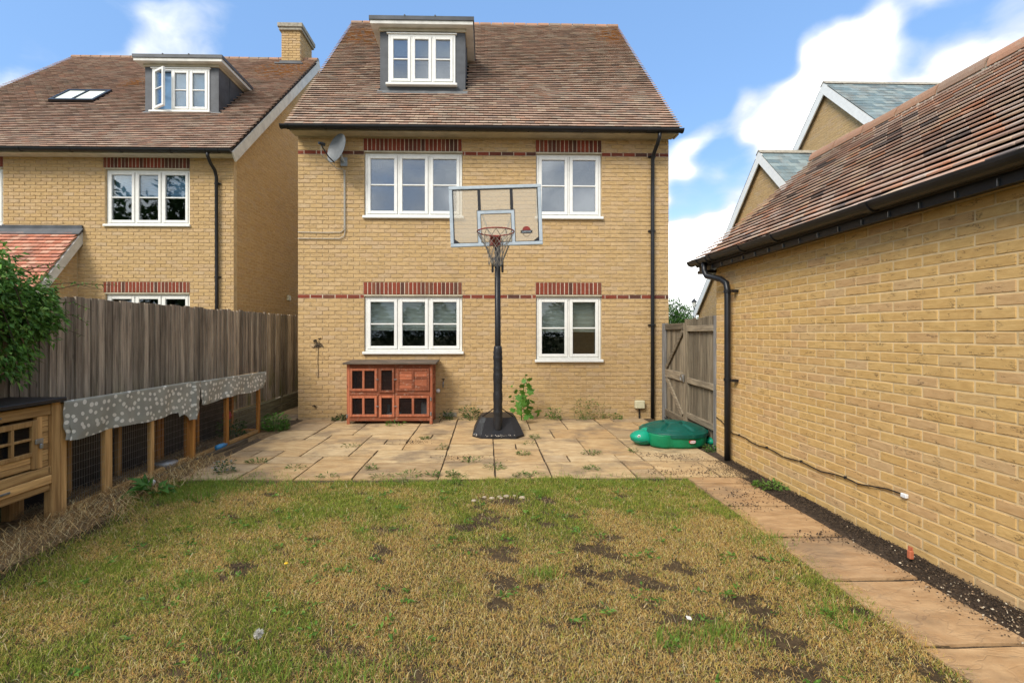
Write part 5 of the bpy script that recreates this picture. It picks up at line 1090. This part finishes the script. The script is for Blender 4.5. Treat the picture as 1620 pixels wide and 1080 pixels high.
st.tube([(.62, 8.16, -.02), (.63, 8.14, .3), (.66, 8.1, .6), (.70, 8.04, .86)], [.012, .009, .006, .003], 7); st.build('stem', 'vine leaf', vp)

GREENS = [(.06, .14, .02), (.09, .19, .03), (.12, .22, .04), (.05, .11, .02), (.16, .21, .05)]
def weed(name, label, x, y, n, ht, sp, group=None, cols=GREENS, z=.02, lf=(.03, .06), wd=.45, cat='weed'):
    t = thing(name, label, cat, (x, y, z), group)
    a = nr.uniform(0, 2*math.pi, n); r_ = sp*np.sqrt(nr.random(n))*.7; h = ht*nr.random(n)**1.3*(1-.5*r_/sp)
    p = np.stack([x+r_*np.cos(a), y+r_*np.sin(a)*.6, z+h*.85], 1); d_ = np.stack([np.cos(a)*.8, np.sin(a)*.8-.3, nr.uniform(.0, .9, n)], 1)
    L = nr.uniform(lf[0], lf[1], n)*1.35; v, f, c = leaf_cloud(p, d_, L, L*wd, pal(n, cols), .2, .2); raw('leaves', v, f, 'vertex leaf', t, c)
    s_ = MB(); rq = random.Random(int(x*100)+int(y*37))
    for i in range(max(3, n//9)):
        j = rq.randrange(n); s_.tube([(x+(p[j][0]-x)*.3, y+(p[j][1]-y)*.3, z-.02), tuple((p[j]+np.array([x, y, z]))/2), tuple(p[j])], [.002, .0016, .001], 4)
    s_.build('stems', 'vine leaf', t); return t
weed('weed', 'dark green weed clump at the wall between hutch and hoop', -.28, 8.22, 170, .34, .30, cols=[(.045, .09, .02), (.07, .13, .03), (.03, .07, .015)], lf=(.025, .055))
weed('weed', 'thin weed right beside the hutch foot', -.72, 8.24, 90, .26, .16, lf=(.025, .05), cols=[(.045, .09, .02), (.07, .12, .03)])
weed('weed', 'dark low weed at the wall left of the hutch', -2.62, 8.22, 110, .13, .18, lf=(.03, .06), cols=[(.03, .055, .015), (.05, .08, .02)])
weed('weed', 'small sprigs under the front of the hutch', -1.55, 7.76, 50, .10, .22, lf=(.025, .05))
weed('weed', 'tall thin weed at the wall below the narrower window', 1.78, 8.22, 220, .55, .34, lf=(.02, .042), cols=[(.10, .16, .03), (.14, .2, .04), (.08, .12, .03)])
weed('weed', 'low weed at the wall between the sapling and the tall thin weed', 1.22, 8.22, 130, .30, .20, lf=(.025, .05))
weed('weed', 'weed at the wall foot just left of the electrical box', 2.35, 8.24, 60, .14, .16, lf=(.02, .045))
weed('weed', 'thin weed with upright sprig near the electrical box', 2.12, 8.25, 80, .45, .18, lf=(.018, .035), cols=[(.12, .15, .04), (.16, .18, .05)])
weed('weed', 'leafy weed clump at the far end of the run', -3.40, 7.42, 420, .36, .30, lf=(.03, .06), cols=[(.09, .2, .03), (.13, .26, .05), (.06, .15, .02)])
weed('weed', 'weed clump inside the far end of the run', -3.85, 6.95, 260, .34, .28, lf=(.03, .06), cols=[(.04, .10, .02), (.06, .14, .025)])
tag(MB().grid(lambda u, v: Vector((-3.86, 6.85, .36))+Vector((.06*math.cos(math.pi*(v-.5))*math.cos(6.283*u), .06*math.cos(math.pi*(v-.5))*math.sin(6.283*u), .075*math.sin(math.pi*(v-.5)))), 10, 8).tube([(-3.86, 6.85, .02), (-3.86, 6.85, .33)], .006, 6).build('flower', 'flower red'), 'dark red flower head inside the far end of the run', 'flower')
weed('weed', 'broad leaved weed on the soil in front of the near run bay', -3.28, 4.52, 26, .10, .17, lf=(.10, .17), wd=.4, cols=[(.07, .17, .03), (.05, .13, .02)])
weed('weed', 'grey flowering weed on the patio corner by the run', -2.93, 5.15, 120, .22, .16, lf=(.02, .04), cols=[(.10, .14, .05), (.28, .28, .26), (.05, .09, .03)])
weed('weed', 'green weed strip at the foot of the garage wall', 2.90, 4.55, 240, .07, .28, lf=(.02, .04), cols=[(.10, .19, .03), (.13, .22, .04)])
weed('weed', 'weed at the garage corner beside the sandpit', 2.97, 5.96, 80, .12, .12, lf=(.02, .045))
for (x, y_) in ((-1.75, 4.98), (-.55, 4.99), (-.85, 5.02), (-1.35, 5.25), (-2.2, 5.3), (.05, 5.28), (-.15, 5.55), (-.6, 6.15), (.5, 5.85), (.55, 5.0), (1.25, 5.2), (-.42, 5.0), (-2.75, 5.55), (1.9, 5.95), (1.35, 5.85), (-.95, 6.75), (.75, 6.75), (-1.9, 6.3), (.4, 4.97), (-.28, 4.97), (-1.15, 4.96), (.62, 6.4)):
    weed('joint_weed', 'small tuft of weed growing in a patio joint', x+rng.uniform(-.05, .05), y_, rng.randint(34, 80), rng.uniform(.035, .08), rng.uniform(.08, .19), 'weeds in the patio joints', lf=(.018, .04), wd=.3, cols=[(.10, .17, .03), (.14, .19, .05), (.07, .12, .025), (.2, .19, .08)])

# foliage row added behind the camera to give the lower windows a dark reflection
n = 16000; q = np.stack([nr.uniform(-9, 8, n), -7.2+nr.normal(0, .45, n), nr.random(n)**.8*3.0], 1); q[:, 2] *= 1+.18*np.sin(1.7*q[:, 0])+.1*np.sin(4.1*q[:, 0])
v, f, c = leaf_cloud(q, nr.normal(0, 1, (n, 3))+np.array([0, .8, .2]), nr.uniform(.12, .24, n), nr.uniform(.08, .14, n), pal(n, [(.03, .07, .015), (.045, .09, .02), (.02, .05, .01)]))
o = kind(raw('added_hedge', v, f, 'vertex leaf', None, c), 'stuff'); o['label'] = 'dark green foliage row added out of view to darken the lower window reflections'; o['category'] = 'added_hedge'
# ------------------------------------------------------------------ lawn grass (uncountable)
def fnoise(x, y, sc, seed):
    rs2 = np.random.default_rng(seed); tot = np.zeros_like(x); amp = 1
    for o in range(4):
        for _ in range(5):
            a, b_, p = rs2.normal(0, 1), rs2.normal(0, 1), rs2.uniform(0, 6.3); tot += amp*np.sin((a*x+b_*y)*sc*(2**o)+p)
        amp *= .62
    return tot/4.2
def blades(n, x, y, zb, ht, wd, lean, cols, name, parent=None, m='vertex grass'):
    a = nr.uniform(0, 2*math.pi, n); fx, fy = np.cos(a), np.sin(a); b_ = nr.uniform(0, 2*math.pi, n); lx, ly = np.cos(b_)*lean, np.sin(b_)*lean
    P = np.stack([x, y, zb], 1); S_ = np.stack([fx, fy, np.zeros(n)], 1)*wd[:, None]*.5
    mid = P+np.stack([lx*.35*ht, ly*.35*ht, .55*ht*np.sqrt(np.clip(1-.3*lean**2, .05, 1))], 1); tip = P+np.stack([lx*ht, ly*ht, ht*np.sqrt(np.clip(1-lean**2, .02, 1))], 1)
    v = np.stack([P-S_, P+S_, mid-S_*.7, mid+S_*.7, tip], 1).reshape(-1, 3); f = np.array([[0, 1, 3], [0, 3, 2], [2, 3, 4]]); f = (f[None]+(np.arange(n)*5)[:, None, None]).reshape(-1, 3)
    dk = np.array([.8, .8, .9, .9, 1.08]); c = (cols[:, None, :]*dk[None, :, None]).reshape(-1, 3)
    return kind(raw(name, v, f, m, parent, c), 'stuff')
N = 560000
x = nr.uniform(-3.34, 2.36, N); y = .9+nr.random(N)**.92*4.05
front = 4.865+.035*np.sin(3.1*x)+.035*np.sin(9*x+1)+.03*np.sin(23*x)+.02*np.sin(51*x); left = -3.17+.10*np.sin(2.3*y)+.06*np.sin(7*y)-.10*(y > 4.2); right = 2.235+.03*np.sin(5*y)+.02*np.sin(17*y)
wear = np.clip(1.25-((x-.55)/1.5)**2-((y-2.7)/1.9)**2, 0, 1)
bare = fnoise(x, y, 4.2, 3)*.6+fnoise(x, y, 13.0, 6)*.85+wear*.26
bald = np.exp(-(((x-.22)/.27)**2+((y-4.25)/.13)**2)*1.2)
pk = 1/(1+np.exp((bare-.82)*9)); pk *= 1-.97*bald; keep = (nr.random(N) < np.clip(pk, .06, 1)) & (y < front+nr.normal(0, .035, N)) & (x > left+nr.normal(0, .10, N)) & (x < right+nr.normal(0, .025, N))
x, y, wear = x[keep], y[keep], wear[keep]; n = len(x)
gn = fnoise(x, y, 1.25, 41)*.6+fnoise(x, y, 4.2, 44)*.6+fnoise(x, y, 12.0, 47)*.4+.10-wear*.62+.30*np.exp(-((x-2.15)/.25)**2)+.28*np.exp(-((y-4.85)/.16)**2)+.25*np.exp(-((x+3.1)/.3)**2)+.16*(x < -.9)
pg = 1/(1+np.exp(-(gn-.06)*3.4)); gsel = nr.random(n) < np.clip(pg, .07, .93)
gc = pal(n, [(.17, .24, .028), (.22, .29, .038), (.27, .30, .045), (.12, .19, .02), (.31, .30, .06)], .22)
dc = pal(n, [(.52, .33, .11), (.62, .43, .17), (.46, .25, .075), (.50, .36, .10), (.42, .33, .075), (.64, .49, .24)], .2)
cols = np.clip(np.where(gsel[:, None], gc, dc)*1.22, 0, .85); ht = np.where(gsel, nr.uniform(.014, .040, n), nr.uniform(.016, .044, n))*(1-.15*wear); lush = np.clip(gn, 0, 1); ht = ht*(1+.35*lush)
lean = np.where(gsel, nr.uniform(.2, .9, n), nr.uniform(.72, .992, n))
zb = .012*np.sin(1.7*x+.6)*np.sin(1.3*y+1)+.006*np.sin(5.1*x)*np.cos(4.3*y)-.002
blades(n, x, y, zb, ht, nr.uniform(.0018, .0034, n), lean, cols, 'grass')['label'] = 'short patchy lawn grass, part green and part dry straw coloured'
bpy.data.objects['grass']['category'] = 'grass'
# tufts of longer, greener grass
tx_ = []; 
for (cx, cy, r_, n_) in ((.52, 4.42, .05, 160), (-2.9, 4.75, .25, 900), (-2.55, 4.78, .3, 900), (-3.05, 4.35, .14, 350), (-2.75, 4.45, .16, 400), (1.22, 2.35, .10, 260), (.35, 2.95, .07, 150), (-1.1, 2.15, .16, 400), (-.65, 2.1, .12, 300), (-1.9, 2.9, .1, 200), (.95, 2.3, .08, 180), (-.35, 4.8, .08, 200), (2.1, 3.4, .12, 280), (1.95, 2.5, .12, 300), (-1.95, 4.7, .2, 300), (1.6, 4.75, .25, 400), (-1.0, 4.85, .15, 240), (.9, 4.85, .2, 260)):
    tx_.append(np.stack([cx+nr.normal(0, r_, n_), cy+nr.normal(0, r_*.6, n_)], 1))
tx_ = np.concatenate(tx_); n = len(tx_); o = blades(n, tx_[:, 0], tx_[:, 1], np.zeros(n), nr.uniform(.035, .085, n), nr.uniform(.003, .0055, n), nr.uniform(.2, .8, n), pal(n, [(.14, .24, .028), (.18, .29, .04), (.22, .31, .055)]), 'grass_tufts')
o['label'] = 'longer bright green grass tufts scattered over the lawn'; o['category'] = 'grass'
cen = []
for i in range(150):
    cx, cy = nr.uniform(-3.0, 2.1), 1.9+nr.random()*2.8; m_ = nr.integers(5, 13); cen.append(np.stack([cx+nr.normal(0, .022, m_), cy+nr.normal(0, .018, m_), nr.uniform(.012, .035, m_)], 1))
cen = np.concatenate(cen); n = len(cen); v, f, c = leaf_cloud(cen, np.concatenate([nr.normal(0, 1, (n, 2)), nr.uniform(.1, .5, (n, 1))], 1), nr.uniform(.022, .055, n), nr.uniform(.010, .020, n), pal(n, [(.09, .18, .025), (.13, .24, .035), (.07, .14, .02)]), .15, .1)
o = kind(raw('lawn_weeds', v, f, 'vertex leaf', None, c), 'stuff'); o['label'] = 'small broad leaved weeds dotted through the lawn'; o['category'] = 'weeds'
# dry strands lying on the lawn, straw by the run
n = 3500; xs, ys = nr.uniform(-3.2, 2.2, n), nr.uniform(1.6, 4.8, n); o = blades(n, xs, ys, np.full(n, .012), nr.uniform(.035, .08, n), nr.uniform(.0016, .003, n), nr.uniform(.88, .985, n), pal(n, [(.52, .44, .27), (.45, .35, .18), (.38, .28, .13)]), 'dry_strands', None, 'vertex dry')
o['label'] = 'dry dead grass strands lying on the lawn'; o['category'] = 'dry grass'
n = 5200; ys = 1.2+nr.random(n)**.8*4.6; xs = -3.46+nr.normal(0, .19, n)-.02*(ys-4); k_ = (xs > -3.78) & (xs < -3.05) & (nr.random(n) < np.clip(1.2-(ys-4)*.45, .15, 1)); xs, ys = xs[k_], ys[k_]; n = len(xs)
o = blades(n, xs, ys, nr.uniform(.006, .03, n), nr.uniform(.06, .19, n), nr.uniform(.0025, .005, n), nr.uniform(.982, .9999, n), pal(n, [(.58, .42, .19), (.46, .29, .11), (.32, .18, .07), (.64, .52, .28), (.22, .13, .06)], .2), 'straw', None, 'vertex dry')
o['label'] = 'scattered straw along the front of coop and run'; o['category'] = 'straw'
n = 3500; xs = nr.uniform(-4.05, -3.72, n); ys = nr.uniform(3.9, 7.3, n); o = blades(n, xs, ys, nr.uniform(.006, .03, n), nr.uniform(.04, .12, n), nr.uniform(.002, .004, n), nr.uniform(.92, .99, n), pal(n, [(.30, .2, .1), (.2, .13, .07), (.4, .3, .16)]), 'bedding_straw', None, 'vertex dry')
o['label'] = 'dark bedding straw on the floor inside the run'; o['category'] = 'straw'
# leaf litter and pebbles along the garage
def chips(name, label, cat, P, size, cols, flat):
    n = len(P); ax = nr.normal(0, 1, (n, 3)); ax[:, 2] *= flat; ax /= np.linalg.norm(ax, axis=1, keepdims=True); b_ = np.cross(ax, nr.normal(0, 1, (n, 3))); b_ /= np.linalg.norm(b_, axis=1, keepdims=True); c_ = np.cross(ax, b_)
    s_ = size[:, None]; v = np.stack([P+ax*s_, P+b_*s_*.6, P-ax*s_*.9, P-b_*s_*.6, P+c_*s_*.35, P-c_*s_*.35], 1).reshape(-1, 3)
    f = np.array([[0, 1, 4], [1, 2, 4], [2, 3, 4], [3, 0, 4], [1, 0, 5], [2, 1, 5], [3, 2, 5], [0, 3, 5]]); f = (f[None]+(np.arange(n)*6)[:, None, None]).reshape(-1, 3)
    o = kind(raw(name, v, f, 'vertex dry', None, np.repeat(cols, 6, 0)), 'stuff'); o['label'] = label; o['category'] = cat; return o
n = 15000; ys = nr.uniform(.6, 5.5, n); wv = .10*np.sin(2.7*ys+.5)+.05*np.sin(8*ys); xs = 2.985-np.abs(nr.normal(0, .085, n))*(1.15+.9*np.clip(wv+.05, 0, 1)*3+.35*np.exp(-((ys-4.6)/.5)**2)); k_ = xs > 2.5
xs, ys = xs[k_], ys[k_]; n = len(xs); zs = .018+.026*np.clip((xs-2.7)/.3, 0, 1)**1.5*nr.random(n)**.5+.006
chips('leaf_litter', 'dark leaf litter along the foot of the garage wall', 'leaf litter', np.stack([xs, ys, np.maximum(zs, .028)], 1), nr.uniform(.003, .008, n), pal(n, [(.04, .028, .018), (.06, .042, .027), (.03, .022, .016), (.09, .06, .035)], .25), .35)
n = 1700; ys = nr.uniform(.6, 3.6, n); xs = nr.uniform(2.66, 2.97, n); k_ = nr.random(n) < np.clip(.75-(ys-2)*.6, .04, 1); xs, ys = xs[k_], ys[k_]; n = len(xs)
chips('pebbles', 'pale loose pebbles among the leaf litter by the garage', 'pebbles', np.stack([xs, ys, .035+.014*np.clip((xs-2.7)/.3, 0, 1)**1.5*nr.random(n)], 1), nr.uniform(.004, .010, n), pal(n, [(.36, .27, .17), (.5, .42, .3), (.3, .2, .12), (.36, .27, .18)]), .8)
n = 1200; g_ = [(2.55, 5.62, .22, .06), (2.2, 5.75, .14, .05), (2.62, 5.15, .16, .08), (2.4, 5.0, .15, .05), (2.5, 4.35, .15, .07), (2.35, 4.05, .14, .03), (-1.05, 6.55, .12, .03), (-.3, 5.7, .2, .02), (2.0, 5.05, .12, .04), (2.55, 3.42, .15, .015)]
P = np.concatenate([np.stack([nr.normal(a, c_, n//10), nr.normal(b_, d2_+.04, n//10), np.full(n//10, .03)], 1) for a, b_, c_, d2_ in g_]); n = len(P); P = P[P[:, 0] < 2.96]; n = len(P)
chips('soil_crumbs', 'dark soil crumbs scattered over the patio and path slabs', 'soil', P, nr.uniform(.004, .011, n), pal(n, [(.05, .035, .025), (.08, .055, .035), (.03, .022, .016)]), .3)
# dirt rubble on the hoop base, stones in the bald patch
n = 260; P = np.stack([nr.normal(.17, .12, n), nr.normal(6.79, .045, n), nr.uniform(.05, .075, n)], 1); chips('rubble', 'grit and dry scraps on the front of the hoop base', 'rubble', P, nr.uniform(.006, .016, n), pal(n, [(.3, .27, .22), (.12, .1, .08), (.42, .38, .32)]), .6)
st_me = []
for (x_, y_, s_) in ((.05, 4.33, .022), (.12, 4.37, .018), (.19, 4.38, .024), (.34, 4.34, .026), (-.12, 4.27, .02), (.27, 4.39, .016), (.14, 4.33, .015), (-.02, 4.36, .017)):
    b = MB(); b.grid(lambda u, v: (x_+s_*1.3*math.cos(math.pi*(v-.5))*math.cos(6.283*u), y_+s_*math.cos(math.pi*(v-.5))*math.sin(6.283*u), .012+s_*.6*math.sin(math.pi*(v-.5))+.003*math.sin(5*u*6.283)), 10, 6)
    tag(b.build('stone', 'pale stone', None, True), 'small pale stone in the bare patch of lawn', 'stone', 'stones in the bare lawn patch')
tag(MB().bbox(1.085, 1.115, 2.445, 2.465, .03, .033, .001, Matrix.Translation((1.1, 2.45, .03)) @ Matrix.Rotation(.4, 4, 'X') @ Matrix.Rotation(.3, 4, 'Y') @ Matrix.Translation((-1.1, -2.45, -.03))).build('paper_scrap', 'litter white'), 'crumpled white paper scrap lying on the lawn', 'litter')
tag(MB().bbox(2.88, 2.91, 3.035, 3.065, .04, .10, .006).bbox(2.883, 2.891, 3.04, 3.06, .10, .128, .003).bbox(2.899, 2.907, 3.04, 3.06, .10, .12, .003).build('plant_marker', 'terracotta'), 'small orange plastic marker in the litter by the garage wall', 'marker')
dn2 = thing('dandelion', 'pale dandelion seed head standing in the lawn', 'dandelion', (-1.13, 2.27, 0)); MB().tube([(-1.13, 2.27, 0), (-1.125, 2.27, .085)], .0022, 6).build('stalk', 'vine leaf', dn2)
q = nr.normal(0, 1, (260, 3)); q /= np.linalg.norm(q, axis=1, keepdims=True); v, f, c = leaf_cloud(np.array([-1.125, 2.27, .10])+q*.004, q, np.full(260, .022), np.full(260, .0025), pal(260, [(.55, .53, .48)], .08)); raw('seed_head', v, f, 'vertex dry', dn2, c)
yd = thing('yellow_flower', 'tiny yellow flower in the lawn', 'flower', (-1.33, 3.05, 0)); MB().tube([(-1.33, 3.05, 0), (-1.33, 3.05, .05)], .002, 6).build('stalk', 'vine leaf', yd); MB().tube([(-1.33, 3.05, .05), (-1.33, 3.05, .056), (-1.33, 3.05, .06)], [.006, .014, .008], 10).build('petals', 'petal yellow', yd)
tag(MB().grid(lambda u, v: (-3.42+.035*math.cos(math.pi*(v-.5))*math.cos(6.283*u), 4.72+.035*math.cos(math.pi*(v-.5))*math.sin(6.283*u), .055+.03*math.sin(math.pi*(v-.5))+.004*math.sin(19*u)), 14, 9).build('paper_ball', 'litter white', None, True), 'white crumpled ball on the straw in front of the run', 'litter')
